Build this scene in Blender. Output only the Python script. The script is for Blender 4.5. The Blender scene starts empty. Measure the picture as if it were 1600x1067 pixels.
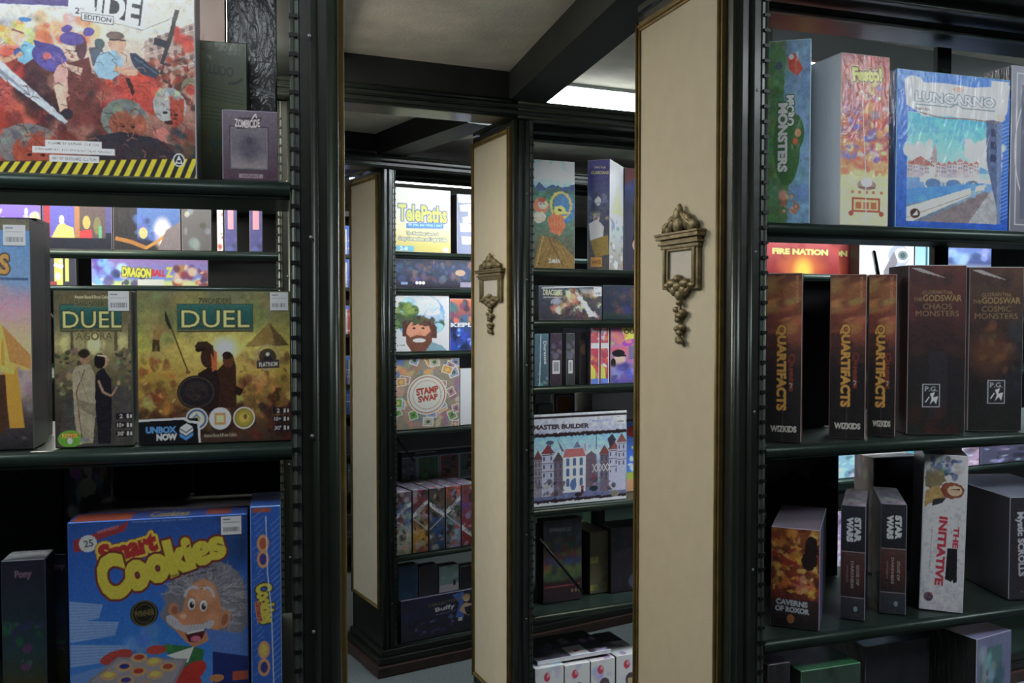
import bpy, bmesh, math, random
import numpy as np
from mathutils import Vector, Matrix

# ------------------------------------------------------------------ camera
FPX, CAMH, PITCH = 1420.0, 1.55, math.radians(1.9)
sc = bpy.context.scene
cam_d = bpy.data.cameras.new('camera'); cam_d.sensor_width = 36.0
cam_d.lens = FPX / 1600 * 36.0; cam_d.clip_start = 0.02
cam = bpy.data.objects.new('camera', cam_d); sc.collection.objects.link(cam)
cam.location = (0, 0, CAMH); cam.rotation_euler = (math.pi/2 - PITCH, 0, 0)
cam_d.dof.use_dof = False
sc.camera = cam
# ------------------------------------------------------------------ world, colour management
wd = bpy.data.worlds.new('world'); sc.world = wd; wd.use_nodes = True
wd.node_tree.nodes['Background'].inputs[0].default_value = (0.55, 0.68, 1.0, 1)
wd.node_tree.nodes['Background'].inputs[1].default_value = 0.03
sc.view_settings.view_transform = 'Standard'; sc.view_settings.look = 'None'
sc.view_settings.gamma = 1.0; sc.view_settings.use_curve_mapping = False
sc.view_settings.exposure = 1.1
sc.cycles.use_denoising = True
# lamp strengths (the ceiling lights): watts per square metre of diffuser
E_A, E_B, E_C, E_LEFT, E_CAM, E_CAR = 30.0, 4.5, 20.0, 8.5, 3.2, 5.5
LAMP_COL = (0.87, 0.94, 1.0)

col = sc.collection
# ------------------------------------------------------------------ helpers: objects
def link(name, me, parent=None, mat=None):
    o = bpy.data.objects.new(name, me); col.objects.link(o)
    if parent is not None: o.parent = parent
    if mat is not None:
        if not me.materials: me.materials.append(mat)
    return o
def tag(o, label=None, cat=None, group=None, kind=None):
    if label: o['label'] = label
    if cat: o['category'] = cat
    if group: o['group'] = group
    if kind: o['kind'] = kind
    return o
def empty(name, loc, rz=0.0):
    o = bpy.data.objects.new(name, None); col.objects.link(o)
    o.empty_display_size = 0.05
    o.location = loc; o.rotation_euler = (0, 0, rz); return o

class MB:
    """collects shapes into one mesh"""
    def __init__(s): s.v = []; s.f = []; s.sm = []
    def add(s, vs, fs, smooth=False):
        b = len(s.v); s.v += [tuple(p) for p in vs]
        s.f += [tuple(i + b for i in f) for f in fs]; s.sm += [smooth]*len(fs); return s
    def box(s, a, b):
        x0, y0, z0 = [min(a[i], b[i]) for i in range(3)]; x1, y1, z1 = [max(a[i], b[i]) for i in range(3)]
        vs = [(x0,y0,z0),(x1,y0,z0),(x1,y1,z0),(x0,y1,z0),(x0,y0,z1),(x1,y0,z1),(x1,y1,z1),(x0,y1,z1)]
        return s.add(vs, [(0,3,2,1),(4,5,6,7),(0,1,5,4),(1,2,6,5),(2,3,7,6),(3,0,4,7)])
    def prism(s, prof, p0, ax, up, out, L, smooth=False):
        """profile [(a,b)] in plane (out, up), swept by L along ax"""
        p0 = Vector(p0); ax = Vector(ax).normalized(); up = Vector(up); out = Vector(out); n = len(prof)
        vs = [p0 + out*a + up*b for a, b in prof] + [p0 + ax*L + out*a + up*b for a, b in prof]
        fs = [(i, (i+1) % n, n+(i+1) % n, n+i) for i in range(n)] + [tuple(range(n))[::-1], tuple(range(n, 2*n))]
        if (out.cross(up)).dot(ax) > 0: fs = [f[::-1] for f in fs]
        s.add(vs, fs, False); 
        return s
    def tube(s, pts, r, n=8, smooth=True):
        pts = [Vector(p) for p in pts]; rs = r if isinstance(r, (list, tuple)) else [r]*len(pts)
        vs = []; 
        for i, p in enumerate(pts):
            d = (pts[min(i+1, len(pts)-1)] - pts[max(i-1, 0)]).normalized()
            a = d.orthogonal().normalized(); a = Vector((0,0,1)).cross(d) if abs(d.z) < .95 else Vector((1,0,0)).cross(d)
            a.normalize(); b = d.cross(a)
            for k in range(n):
                t = 2*math.pi*k/n; vs.append(p + (a*math.cos(t) + b*math.sin(t))*rs[i])
        fs = [(i*n+k, i*n+(k+1) % n, (i+1)*n+(k+1) % n, (i+1)*n+k) for i in range(len(pts)-1) for k in range(n)]
        fs += [tuple(range(n))[::-1], tuple(range((len(pts)-1)*n, len(pts)*n))]
        return s.add(vs, fs, smooth)
    def ball(s, c, r, n=12, m=8):
        if not isinstance(r, (tuple, list)): r = (r, r, r)
        vs = [(c[0], c[1], c[2]+r[2])]
        for i in range(1, m):
            t = math.pi*i/m
            for k in range(n):
                p = 2*math.pi*k/n
                vs.append((c[0]+r[0]*math.sin(t)*math.cos(p), c[1]+r[1]*math.sin(t)*math.sin(p), c[2]+r[2]*math.cos(t)))
        vs.append((c[0], c[1], c[2]-r[2])); L = len(vs)-1
        fs = [(0, 1+k, 1+(k+1) % n) for k in range(n)]
        for i in range(m-2):
            for k in range(n):
                a = 1+i*n; fs.append((a+k, a+n+k, a+n+(k+1) % n, a+(k+1) % n))
        a = 1+(m-2)*n; fs += [(a+k, L, a+(k+1) % n) for k in range(n)]
        return s.add(vs, fs, True)
    def build(s, name, mat, parent=None, bevel=0):
        me = bpy.data.meshes.new(name); me.from_pydata(s.v, [], s.f)
        me.polygons.foreach_set('use_smooth', s.sm); me.update()
        o = link(name, me, parent, mat)
        if bevel:
            m = o.modifiers.new('bevel', 'BEVEL'); m.width = bevel; m.segments = 2; m.limit_method = 'ANGLE'
        return o

# ------------------------------------------------------------------ helpers: measuring (photo pixel -> real place on a shelf plane)
def ray(x, y):
    dx, dz = (x-800)/FPX, (533.5-y)/FPX
    c, s_ = math.cos(PITCH), math.sin(PITCH)
    return Vector((dx, c + s_*dz, -s_ + c*dz))
class Frame:
    """a shelf bank's own axes: u along its front, v into it, z up; origin at its front corner on the floor"""
    def __init__(s, px, Z, deg):
        d = ray(px, 485); s.a = math.radians(deg)
        s.o = Vector((d.x/d.y*Z, Z, 0)); s.e = Vector((math.cos(s.a), math.sin(s.a), 0)); s.n = Vector((-math.sin(s.a), math.cos(s.a), 0))
    def hit(s, x, y, v=0.0):
        d = ray(x, y); t = (v + s.o.dot(s.n))/d.dot(s.n); P = d*t
        return (P - s.o).dot(s.e), CAMH + P.z
    def side(s, x, y, u=0.0):
        d = ray(x, y); t = (u + s.o.dot(s.e))/d.dot(s.e); P = d*t
        return (P - s.o).dot(s.n), CAMH + P.z
    def world(s, u, v, z): return s.o + s.e*u + s.n*v + Vector((0, 0, z))
def at_height(x, y, z):
    d = ray(x, y); t = (z-CAMH)/d.z; return d*t + Vector((0, 0, CAMH))

# ------------------------------------------------------------------ materials
def mat(name, base, rough=.5, metal=0.0, coat=0.0, noise=0.0, nscale=30.0, bump=0.0, bscale=60.0, spec=0.5):
    m = bpy.data.materials.new(name); m.use_nodes = True
    nt = m.node_tree; b = nt.nodes['Principled BSDF']
    b.inputs['Base Color'].default_value = (*base, 1); b.inputs['Roughness'].default_value = rough
    b.inputs['Metallic'].default_value = metal; b.inputs['Coat Weight'].default_value = coat
    b.inputs['Coat Roughness'].default_value = .12; b.inputs['Specular IOR Level'].default_value = spec
    tc = nt.nodes.new('ShaderNodeTexCoord')
    if noise:
        n = nt.nodes.new('ShaderNodeTexNoise'); n.inputs['Scale'].default_value = nscale; n.inputs['Detail'].default_value = 5
        nt.links.new(tc.outputs['Object'], n.inputs['Vector'])
        r = nt.nodes.new('ShaderNodeValToRGB')
        r.color_ramp.elements[0].position = .3; r.color_ramp.elements[1].position = .7
        r.color_ramp.elements[0].color = (*[c*(1-noise) for c in base], 1)
        r.color_ramp.elements[1].color = (*[min(1, c*(1+noise)) for c in base], 1)
        nt.links.new(n.outputs['Fac'], r.inputs['Fac']); nt.links.new(r.outputs['Color'], b.inputs['Base Color'])
    if bump:
        n2 = nt.nodes.new('ShaderNodeTexNoise'); n2.inputs['Scale'].default_value = bscale; n2.inputs['Detail'].default_value = 3
        nt.links.new(tc.outputs['Object'], n2.inputs['Vector'])
        bp = nt.nodes.new('ShaderNodeBump'); bp.inputs['Strength'].default_value = bump; bp.inputs['Distance'].default_value = .003
        nt.links.new(n2.outputs['Fac'], bp.inputs['Height']); nt.links.new(bp.outputs['Normal'], b.inputs['Normal'])
    return m
def printed(name, rough=.45, coat=0.0, wrinkle=0.0):
    m = mat(name, (1, 1, 1), rough, 0, coat); nt = m.node_tree; b = nt.nodes['Principled BSDF']
    a = nt.nodes.new('ShaderNodeAttribute'); a.attribute_name = 'Col'
    nt.links.new(a.outputs['Color'], b.inputs['Base Color'])
    if wrinkle:
        tc = nt.nodes.new('ShaderNodeTexCoord'); mp = nt.nodes.new('ShaderNodeMapping')
        mp.inputs['Rotation'].default_value = (0.2, .6, .3); mp.inputs['Scale'].default_value = (18, 40, 7)
        n = nt.nodes.new('ShaderNodeTexNoise'); n.inputs['Scale'].default_value = 3.0; n.inputs['Detail'].default_value = 4; n.inputs['Distortion'].default_value = 1.5
        bp = nt.nodes.new('ShaderNodeBump'); bp.inputs['Strength'].default_value = wrinkle; bp.inputs['Distance'].default_value = .004
        nt.links.new(tc.outputs['Object'], mp.inputs['Vector']); nt.links.new(mp.outputs[0], n.inputs['Vector'])
        nt.links.new(n.outputs['Fac'], bp.inputs['Height']); nt.links.new(bp.outputs['Normal'], b.inputs['Coat Normal'])
    return m
def emit(name, colr, st):
    m = bpy.data.materials.new(name); m.use_nodes = True; nt = m.node_tree; nt.nodes.clear()
    e = nt.nodes.new('ShaderNodeEmission'); o = nt.nodes.new('ShaderNodeOutputMaterial')
    e.inputs[0].default_value = (*colr, 1); e.inputs[1].default_value = st
    nt.links.new(e.outputs[0], o.inputs[0]); return m
M = dict(
    metal=mat('green_painted_metal', (.028, .036, .028), .33, .35, .15, .25, 8, .05, 200),
    wood=mat('dark_green_painted_wood', (.012, .0145, .0105), .42, 0, .2, .35, 12, .15, 60),
    beam=mat('dark_beam_paint', (.018, .022, .020), .6, 0, 0, .3, 9, .1, 40),
    shelf=mat('green_shelf_enamel', (.028, .050, .040), .36, .3, .15, .25, 8, .05, 200),
    steel=mat('grey_green_steel', (.10, .115, .10), .38, .5, 0, .3, 14),
    black=mat('black_metal', (.010, .011, .012), .45, .3),
    cream=mat('cream_panel_fabric', (.62, .555, .41), .9, 0, 0, .03, 25, .35, 900),
    gilt=mat('gilt_trim', (.21, .145, .045), .5, .35, 0, .25, 25, .1, 80),
    bronze=mat('aged_bronze', (.20, .16, .08), .5, .45, 0, .35, 60, .3, 180),
    card=mat('cream_card', (.56, .53, .47), .8, 0, 0, .05, 40),
    ceiling=mat('grey_plaster_ceiling', (.82, .74, .63), .95, 0, 0, .22, 5, .6, 120),
    floor=mat('blue_grey_carpet', (.17, .20, .205), .95, 0, 0, .35, 160, .6, 500),
    wall=mat('dim_back_wall', (.05, .055, .055), .9, 0, 0, .2, 4),
    plinth=mat('brown_plinth_edge', (.055, .03, .022), .5, 0, .1, .3, 20),
    lamp_frame=mat('lamp_frame_metal', (.25, .27, .28), .4, .5),
    plastic=mat('clear_wrap', (.8, .85, .9), .1),
    print=printed('printed_card', .5), wrap=printed('shrink_wrapped_print', .45, .7, .8), gloss=printed('glossy_print', .35, .35, .25),
)
# ------------------------------------------------------------------ printing on boxes: a small painter whose result becomes vertex colours
def lin(c):
    c = np.asarray(c, float)/255.0
    return np.where(c <= .04045, c/12.92, ((c+.055)/1.055)**2.4)
_tc = {}
def text_tris(s, bold, sp):
    k = (s, bold, sp)
    if k not in _tc:
        cu = bpy.data.curves.new('t', 'FONT'); cu.body = s; cu.resolution_u = 3; cu.space_character = sp
        if bold: cu.offset = bold
        ob = bpy.data.objects.new('t', cu); col.objects.link(ob); dg = bpy.context.evaluated_depsgraph_get(); dg.update()
        ev = ob.evaluated_get(dg); me = ev.to_mesh(); me.calc_loop_triangles()
        v = np.array([p.co[:2] for p in me.vertices]) if len(me.vertices) else np.zeros((0, 2))
        t = np.array([tuple(q.vertices) for q in me.loop_triangles], int)
        ev.to_mesh_clear(); bpy.data.objects.remove(ob); bpy.data.curves.remove(cu)
        if len(v):
            mn, mx = v.min(0), v.max(0); v = (v-mn)/np.maximum(mx-mn, 1e-6); v[:, 1] = 1-v[:, 1]
        _tc[k] = (v, t)
    return _tc[k]
class Cv:
    """canvas measured in the photo's own pixels: x right, y down"""
    def __init__(s, x0, y0, x1, y1, bg=(128, 128, 128), S=3, R=1.0):
        s.x0, s.y0, s.x1, s.y1, s.S, s.R = x0, y0, x1, y1, S, R
        s.w, s.h = max(2, int(round((x1-x0)*S))), max(2, int(round((y1-y0)*S)))
        s.a = np.zeros((s.h, s.w, 3)); s.a[:] = bg; s.rs = random.Random(int(x0*7+y0*13+x1))
        s.np = np.random.RandomState(int(abs(x0*7+y0*13+x1*3)) % 99991)
    def _p(s, P): P = np.asarray(P, float).reshape(-1, 2); return (P-[s.x0, s.y0])*s.S
    def _put(s, m, x, y, c, al=1.0):
        if m.size == 0: return
        r = s.a[y:y+m.shape[0], x:x+m.shape[1]]; k = (m*al)[..., None]; r[:] = r*(1-k) + np.asarray(c, float)*k
    def _win(s, q):
        a = np.floor(q.min(0)).astype(int)-1; b = np.ceil(q.max(0)).astype(int)+2
        xa, ya = max(a[0], 0), max(a[1], 0); xb, yb = min(b[0], s.w), min(b[1], s.h)
        return xa, ya, xb, yb
    def mask(s, P):
        q = s._p(P); xa, ya, xb, yb = s._win(q)
        if xa >= xb or ya >= yb: return None
        Y, X = np.mgrid[ya:yb, xa:xb]+.5; m = np.zeros(X.shape, bool); n = len(q)
        for i in range(n):
            ax, ay = q[i]; bx, by = q[(i+1) % n]
            if ay == by: continue
            m ^= ((ay > Y) != (by > Y)) & (X < (bx-ax)*(Y-ay)/(by-ay)+ax)
        return m.astype(float), xa, ya
    def poly(s, P, c, al=1.0):
        r = s.mask(P)
        if r: s._put(r[0], r[1], r[2], c, al)
        return s
    def rect(s, x0, y0, x1, y1, c, al=1.0): return s.poly([(x0, y0), (x1, y0), (x1, y1), (x0, y1)], c, al)
    def ell(s, cx, cy, rx, ry=None, c=(0, 0, 0), al=1.0, rot=0, soft=0.0):
        ry = ry or rx; R = max(rx, ry)*(1+soft)
        xa, ya, xb, yb = s._win(s._p([(cx-R, cy-R), (cx+R, cy+R)]))
        if xa >= xb or ya >= yb: return s
        Y, X = np.mgrid[ya:yb, xa:xb]+.5; X = X/s.S+s.x0-cx; Y = Y/s.S+s.y0-cy
        t = math.radians(rot); U = (X*math.cos(t)+Y*math.sin(t))/rx; V = (-X*math.sin(t)+Y*math.cos(t))/ry; D = np.sqrt(U*U+V*V)
        m = (D < 1).astype(float) if not soft else np.clip((1+soft-D)/(2*soft), 0, 1)
        s._put(m, xa, ya, c, al); return s
    def ring(s, cx, cy, r, w, c, al=1.0, ry=None):
        k = (ry or r)/r; n = 40
        P = [(cx+r*math.cos(2*math.pi*i/n), cy+k*r*math.sin(2*math.pi*i/n)) for i in range(n+1)]
        return s.line(P, w, c, al)
    def line(s, P, w, c, al=1.0):
        for a, b in zip(P[:-1], P[1:]):
            dx, dy = b[0]-a[0], b[1]-a[1]; L = math.hypot(dx, dy) or 1; nx, ny = -dy/L*w/2, dx/L*w/2
            s.poly([(a[0]+nx, a[1]+ny), (b[0]+nx, b[1]+ny), (b[0]-nx, b[1]-ny), (a[0]-nx, a[1]-ny)], c, al)
        return s
    def vg(s, stops, x0=None, y0=None, x1=None, y1=None, al=1.0):
        x0 = s.x0 if x0 is None else x0; x1 = s.x1 if x1 is None else x1; y0 = s.y0 if y0 is None else y0; y1 = s.y1 if y1 is None else y1
        q = s._p([(x0, y0), (x1, y1)]); xa, ya = np.maximum(q[0].round().astype(int), 0); xb, yb = q[1].round().astype(int); xb = min(xb, s.w); yb = min(yb, s.h)
        if xa >= xb or ya >= yb: return s
        t = (np.arange(ya, yb)/s.S+s.y0-y0)/(y1-y0); ts = [k[0] for k in stops]
        c = np.stack([np.interp(t, ts, [k[1][i] for k in stops]) for i in range(3)], 1)
        r = s.a[ya:yb, xa:xb]; r[:] = r*(1-al)+c[:, None, :]*al; return s
    def dabs(s, x0, y0, x1, y1, n, pal, size, al=.8, asp=.45, seed=1, rot=None):
        R = random.Random(seed)
        for _ in range(n):
            z = size*R.uniform(.4, 1.3); s.ell(R.uniform(x0, x1), R.uniform(y0, y1), z*.9, z*.9*R.uniform(asp, 1), tuple(min(235, k*R.uniform(.82, 1.15)) for k in R.choice(pal)), al, R.uniform(0, 180) if rot is None else rot+R.uniform(-15, 15), soft=.3)
        return s
    def warp(s, amp=1.2, cell=5.0):
        """wobble the drawing so its edges look hand painted"""
        def field(cl):
            h, w = int(s.h/(s.S*cl))+3, int(s.w/(s.S*cl))+3; n = s.np.randn(h, w)
            yi = np.arange(s.h)/(s.S*cl); xi = np.arange(s.w)/(s.S*cl); a = yi.astype(int); b = xi.astype(int); fy = (yi-a); fx = (xi-b); fy = (fy*fy*(3-2*fy))[:, None]; fx = (fx*fx*(3-2*fx))[None]
            g = lambda i, j: n[i][:, j]
            return g(a, b)*(1-fy)*(1-fx)+g(a+1, b)*fy*(1-fx)+g(a, b+1)*(1-fy)*fx+g(a+1, b+1)*fy*fx
        dx = (field(cell)+.5*field(cell/2.3))*amp*s.S; dy = (field(cell)+.5*field(cell/2.3))*amp*s.S
        Y, X = np.mgrid[0:s.h, 0:s.w]
        s.a = s.a[np.clip(Y+dy, 0, s.h-1).astype(int), np.clip(X+dx, 0, s.w-1).astype(int)]
        s.a *= 1+.045*field(cell*1.5)[..., None]+.03*field(cell*.6)[..., None]; return s
    def noise(s, amt=8, cell=2.0):
        h, w = int(s.h/(s.S*cell))+2, int(s.w/(s.S*cell))+2; n = s.np.randn(h, w, 1)*amt
        yi = (np.arange(s.h)/(s.S*cell)); xi = (np.arange(s.w)/(s.S*cell)); y0 = yi.astype(int); x0 = xi.astype(int); fy = (yi-y0)[:, None, None]; fx = (xi-x0)[None, :, None]
        g = lambda a, b: n[np.minimum(a, h-1)][:, np.minimum(b, w-1)]
        s.a += (g(y0, x0)*(1-fy)*(1-fx)+g(y0+1, x0)*fy*(1-fx)+g(y0, x0+1)*(1-fy)*fx+g(y0+1, x0+1)*fy*fx); return s
    def text(s, t, x0, y0, x1, y1, c, rot=0, bold=.02, out=None, shear=0, al=1.0, arch=0, sp=1.0, grow=0, shadow=None):
        v, tr = text_tris(t, bold, sp)
        if not len(v): return s
        w, h = x1-x0, y1-y0; P = np.stack([v[:, 0]*w-w/2, v[:, 1]*h-h/2], 1)
        if grow: P[:, 1] *= 1+grow*(P[:, 0]/w)
        P[:, 0] += -shear*P[:, 1]; P[:, 1] += arch*((P[:, 0]/(w/2))**2)
        r = math.radians(rot); cx, cy = (x0+x1)/2, (y0+y1)/2
        P = np.stack([cx+P[:, 0]*math.cos(r)-P[:, 1]*math.sin(r), cy+P[:, 0]*math.sin(r)+P[:, 1]*math.cos(r)], 1)
        q = s._p(P); pad = int(max([o[1] for o in out])*s.S)+3 if out else 2
        a = np.floor(q.min(0)).astype(int)-pad; b = np.ceil(q.max(0)).astype(int)+pad
        m = np.zeros((b[1]-a[1], b[0]-a[0]), bool)
        for T in tr:
            p = q[T]-a; lo = np.floor(p.min(0)).astype(int); hi = np.ceil(p.max(0)).astype(int)+1
            Y, X = np.mgrid[lo[1]:hi[1], lo[0]:hi[0]]+.5
            e = [(p[(i+1) % 3][0]-p[i][0])*(Y-p[i][1])-(p[(i+1) % 3][1]-p[i][1])*(X-p[i][0]) for i in range(3)]
            k = ((e[0] >= 0) & (e[1] >= 0) & (e[2] >= 0)) | ((e[0] <= 0) & (e[1] <= 0) & (e[2] <= 0))
            m[lo[1]:hi[1], lo[0]:hi[0]] |= k
        def blit(mm, dx, dy, c, al):
            xa, ya = max(a[0]+dx, 0), max(a[1]+dy, 0); xb, yb = min(b[0]+dx, s.w), min(b[1]+dy, s.h)
            if xa < xb and ya < yb: s._put(mm[ya-a[1]-dy:yb-a[1]-dy, xa-a[0]-dx:xb-a[0]-dx].astype(float), xa, ya, c, al)
        if out:
            for oc, ow in sorted(out, key=lambda k: -k[1]):
                d = m.copy(); r_ = ow*s.S
                for k in range(16):
                    dx, dy = int(round(r_*math.cos(k*math.pi/8))), int(round(r_*math.sin(k*math.pi/8)))
                    d |= np.roll(np.roll(m, dx, 1), dy, 0)
                blit(d, 0, 0, oc, al)
        blit(m, 0, 0, c, al); return s
    # small figures and faces, all generic
    def person(s, x, yf, h, skin, top, legs=None, lean=0, hair=None):
        w = h*.16; legs = legs or tuple(k*.5 for k in top); L = lean*h
        s.poly([(x-w*.8, yf-h*.5), (x+w*.8, yf-h*.5), (x+w*.9, yf), (x+w*.1, yf), (x, yf-h*.35), (x-w*.1, yf), (x-w*.9, yf)], legs)
        s.poly([(x-w*.8, yf-h*.45), (x-w*1.25+L, yf-h*.8), (x+L, yf-h*.86), (x+w*1.25+L, yf-h*.8), (x+w*.8, yf-h*.45)], top)
        s.ell(x+L, yf-h*.92, h*.065, h*.085, skin)
        if hair: s.ell(x+L, yf-h*.965, h*.075, h*.05, hair)
        return s
    def head(s, x, y, r, skin, hair, hy=-.35, eyes=True, rot=0):
        s.ell(x, y+r*hy, r*1.08, r*1.0, hair, 1, rot); s.ell(x, y+r*.12, r*.8, r*1.0, skin, 1, rot)
        d = tuple(k*.35 for k in skin)
        if eyes:
            for q in (-1, 1): s.ell(x+q*r*.33, y+r*.02, r*.13, r*.08, d); s.line([(x+q*r*.15, y-r*.16), (x+q*r*.5, y-r*.2)], max(.6, r*.09), d)
            s.line([(x, y), (x-r*.08, y+r*.35)], max(.6, r*.08), tuple(k*.7 for k in skin)); s.line([(x-r*.25, y+r*.62), (x+r*.25, y+r*.6)], max(.6, r*.1), d)
        s.ell(x, y-r*.72, r*.85, r*.42, hair, 1, rot); return s
    def barcode(s, x0, y0, x1, y1, c=(40, 40, 45)):
        R = random.Random(5); x = x0
        while x < x1:
            w = R.uniform(.35, .9); s.rect(x, y0, min(x+w, x1), y1, c); x += w+R.uniform(.4, .8)
        return s
    def sheen(s, n, c=(200, 205, 215), al=.25, seed=3): return s
    def grid(s, nx, ny):
        """average into an ny x nx table of linear colours (row 0 = bottom)"""
        ys = (np.linspace(0, s.h, ny+1)).astype(int); xs = (np.linspace(0, s.w, nx+1)).astype(int)
        g_ = s.a.mean(2, keepdims=True); a = lin(np.clip(g_+(s.a-g_)*.83, 0, 255)); c = np.add.reduceat(np.add.reduceat(a, np.minimum(ys[:-1], s.h-1), 0), np.minimum(xs[:-1], s.w-1), 1)
        c /= (np.maximum(np.diff(ys), 1)[:, None, None]*np.maximum(np.diff(xs), 1)[None, :, None]); return c[::-1]

def facegrid(V, F, Cc, o, du, dv, cv, gain, inset=None):
    """a printed face from corner o along du (right) and dv (up)"""
    nx = max(2, int((cv.x1-cv.x0)*cv.R)); ny = max(2, int((cv.y1-cv.y0)*cv.R)); g = np.clip(cv.grid(nx, ny)*gain, 0, .88)
    o, du, dv = [np.array(k, float) for k in (o, du, dv)]; n = np.cross(du, dv); n /= np.linalg.norm(n)
    X, Y = np.meshgrid(np.linspace(0, 1, nx), np.linspace(0, 1, ny)); P = o + X[..., None]*du + Y[..., None]*dv
    b = sum(len(k) for k in V); V.append(P.reshape(-1, 3)); Cc.append(g.reshape(-1, 3))
    i = np.arange(nx*ny).reshape(ny, nx)+b; F.append(np.stack([i[:-1, :-1], i[:-1, 1:], i[1:, 1:], i[1:, :-1]], -1).reshape(-1, 4))

def printed_box(name, w, d, h, front, sides=None, gain=1.0, m='gloss', parent=None, colr=(40, 40, 40), r=.0012):
    """box with its front lower left corner at the origin; front faces -y. sides: dict right/left/top -> Cv or colour"""
    sides = sides or {}; V, F, Cc = [], [], []
    if isinstance(front, Cv): facegrid(V, F, Cc, (r, 0, r), (w-2*r, 0, 0), (0, 0, h-2*r), front, gain)
    else: sides['front'] = front
    def quad(P, c):
        b = sum(len(k) for k in V); V.append(np.array(P, float)); Cc.append(np.tile(np.clip(lin(c)*gain, 0, .88), (4, 1))); F.append(np.array([[b, b+1, b+2, b+3]]))
    ec = sides.get('edge', colr)
    e = {'left': [(0, d-r, r), (0, r, r), (0, r, h-r), (0, d-r, h-r)], 'right': [(w, r, r), (w, d-r, r), (w, d-r, h-r), (w, r, h-r)],
         'top': [(r, r, h), (w-r, r, h), (w-r, d-r, h), (r, d-r, h)], 'bottom': [(r, d-r, 0), (w-r, d-r, 0), (w-r, r, 0), (r, r, 0)],
         'back': [(w-r, d, r), (r, d, r), (r, d, h-r), (w-r, d, h-r)]}
    if 'front' in sides: e['front'] = [(r, 0, r), (w-r, 0, r), (w-r, 0, h-r), (r, 0, h-r)]
    for k, P in e.items():
        c = sides.get(k, colr)
        if isinstance(c, Cv): P = np.array(P, float); facegrid(V, F, Cc, P[0], P[1]-P[0], P[3]-P[0], c, gain)
        else: quad(P, c)
    # chamfered edges
    A = [(r, 0), (w-r, 0), (w, r), (w, d-r), (w-r, d), (r, d), (0, d-r), (0, r)]
    for (i, j) in ((1, 2), (3, 4), (5, 6), (7, 0)):
        p, q = A[i], A[j]; quad([(p[0], p[1], r), (q[0], q[1], r), (q[0], q[1], h-r), (p[0], p[1], h-r)], ec)
    for z0, z1, fl in ((h-r, h, False), (r, 0, True)):
        B = [(r, r), (w-r, r), (w-r, d-r), (r, d-r)]
        for i in range(8):
            p, q = A[i], A[(i+1) % 8]; a = B[[0, 1, 1, 2, 2, 3, 3, 0][i]]; b_ = B[[0, 1, 1, 2, 2, 3, 3, 0][(i+1) % 8]]
            P = [(p[0], p[1], z0), (q[0], q[1], z0), (b_[0], b_[1], z1), (a[0], a[1], z1)]; quad(P[::-1] if fl else P, ec)
    V = np.concatenate(V); F = np.concatenate(F); Cc = np.concatenate(Cc)
    me = bpy.data.meshes.new(name); me.vertices.add(len(V)); me.vertices.foreach_set('co', V.ravel())
    me.loops.add(F.size); me.loops.foreach_set('vertex_index', F.ravel().astype(np.int32))
    me.polygons.add(len(F)); me.polygons.foreach_set('loop_start', np.arange(0, F.size, 4, dtype=np.int32))
    at = me.attributes.new('Col', 'FLOAT_COLOR', 'POINT'); at.data.foreach_set('color', np.concatenate([Cc, np.ones((len(Cc), 1))], 1).ravel())
    me.update(calc_edges=True); me.validate()
    return link(name, me, parent, M[m])

def put(name, bank, px, v, z, depth, front, label, cat='board game', group=None, sides=None, gain=2.2, m='gloss', yaw=0.0, colr=(40, 40, 40), yref=None, top=None, tilt=0.0):
    """stand a box on a shelf: px=(x left, x right, y top) read on its front face at depth v; z = shelf top"""
    xl, xr, yt = px; ym = yref if yref is not None else 500
    u0, _ = bank.hit(xl, ym, v); P0 = bank.world(u0, v, z); ang = bank.a + math.radians(yaw)
    e = Vector((math.cos(ang), math.sin(ang), 0)); n = Vector((-math.sin(ang), math.cos(ang), 0))
    d = ray(xr, ym); t = P0.dot(n)/d.dot(n); w = (d*t-P0).dot(e)
    d = ray(xl, yt); h = CAMH + d.z*(P0.dot(n)/d.dot(n)) - z
    o = printed_box(name, w, depth, max(h, .01), front, sides, gain, m, None, colr)
    o.location = P0 + Vector((0, 0, .0012)); o.rotation_euler = (0, tilt, ang); tag(o, label, cat, group); o['w'] = w; o['h'] = h
    return o
def sticker(o, x0, y0, x1, y1, cv, bc=True, gain=2.2):
    """white price label stuck on a box whose front canvas is cv"""
    W, H = o['w'], o['h']; sx = W/(cv.x1-cv.x0); sy = H/(cv.y1-cv.y0)
    c = Cv(x0, y0, x1, y1, (196, 196, 198), R=1.5)
    if bc:
        w, h = x1-x0, y1-y0; c.rect(x0+w*.1, y0+h*.12, x0+w*.45, y0+h*.2, (120, 120, 125)); c.rect(x0+w*.1, y0+h*.3, x1-w*.1, y0+h*.36, (150, 150, 155))
        c.barcode(x0+w*.12, y0+h*.58, x1-w*.12, y0+h*.82)
    s = printed_box('price_sticker', (x1-x0)*sx, .0006, (y1-y0)*sy, c, {}, gain, 'print', o, (190, 190, 190), .0001)
    s.location = ((x0-cv.x0)*sx, -.0007, (cv.y1-y1)*sy); s['label'] = 'white price sticker'
    return s
# ------------------------------------------------------------------ the shelf banks' frames of reference
B1 = Frame(1147, 1.53, 19.0)     # right bank nearest the camera
B2 = Frame(805, 2.86, 24.0)      # middle bank
B3 = Frame(597, 3.84, 31.0)      # far bank
L1 = Frame(528, 1.25, 14.0)      # left bank nearest the camera (runs to the left: negative u)
L2 = Frame(470, 2.62, 14.0)      # second left bank
L3 = Frame(455, 4.0, 14.0)
DEP = .36
CEIL = CAMH + .745

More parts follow.
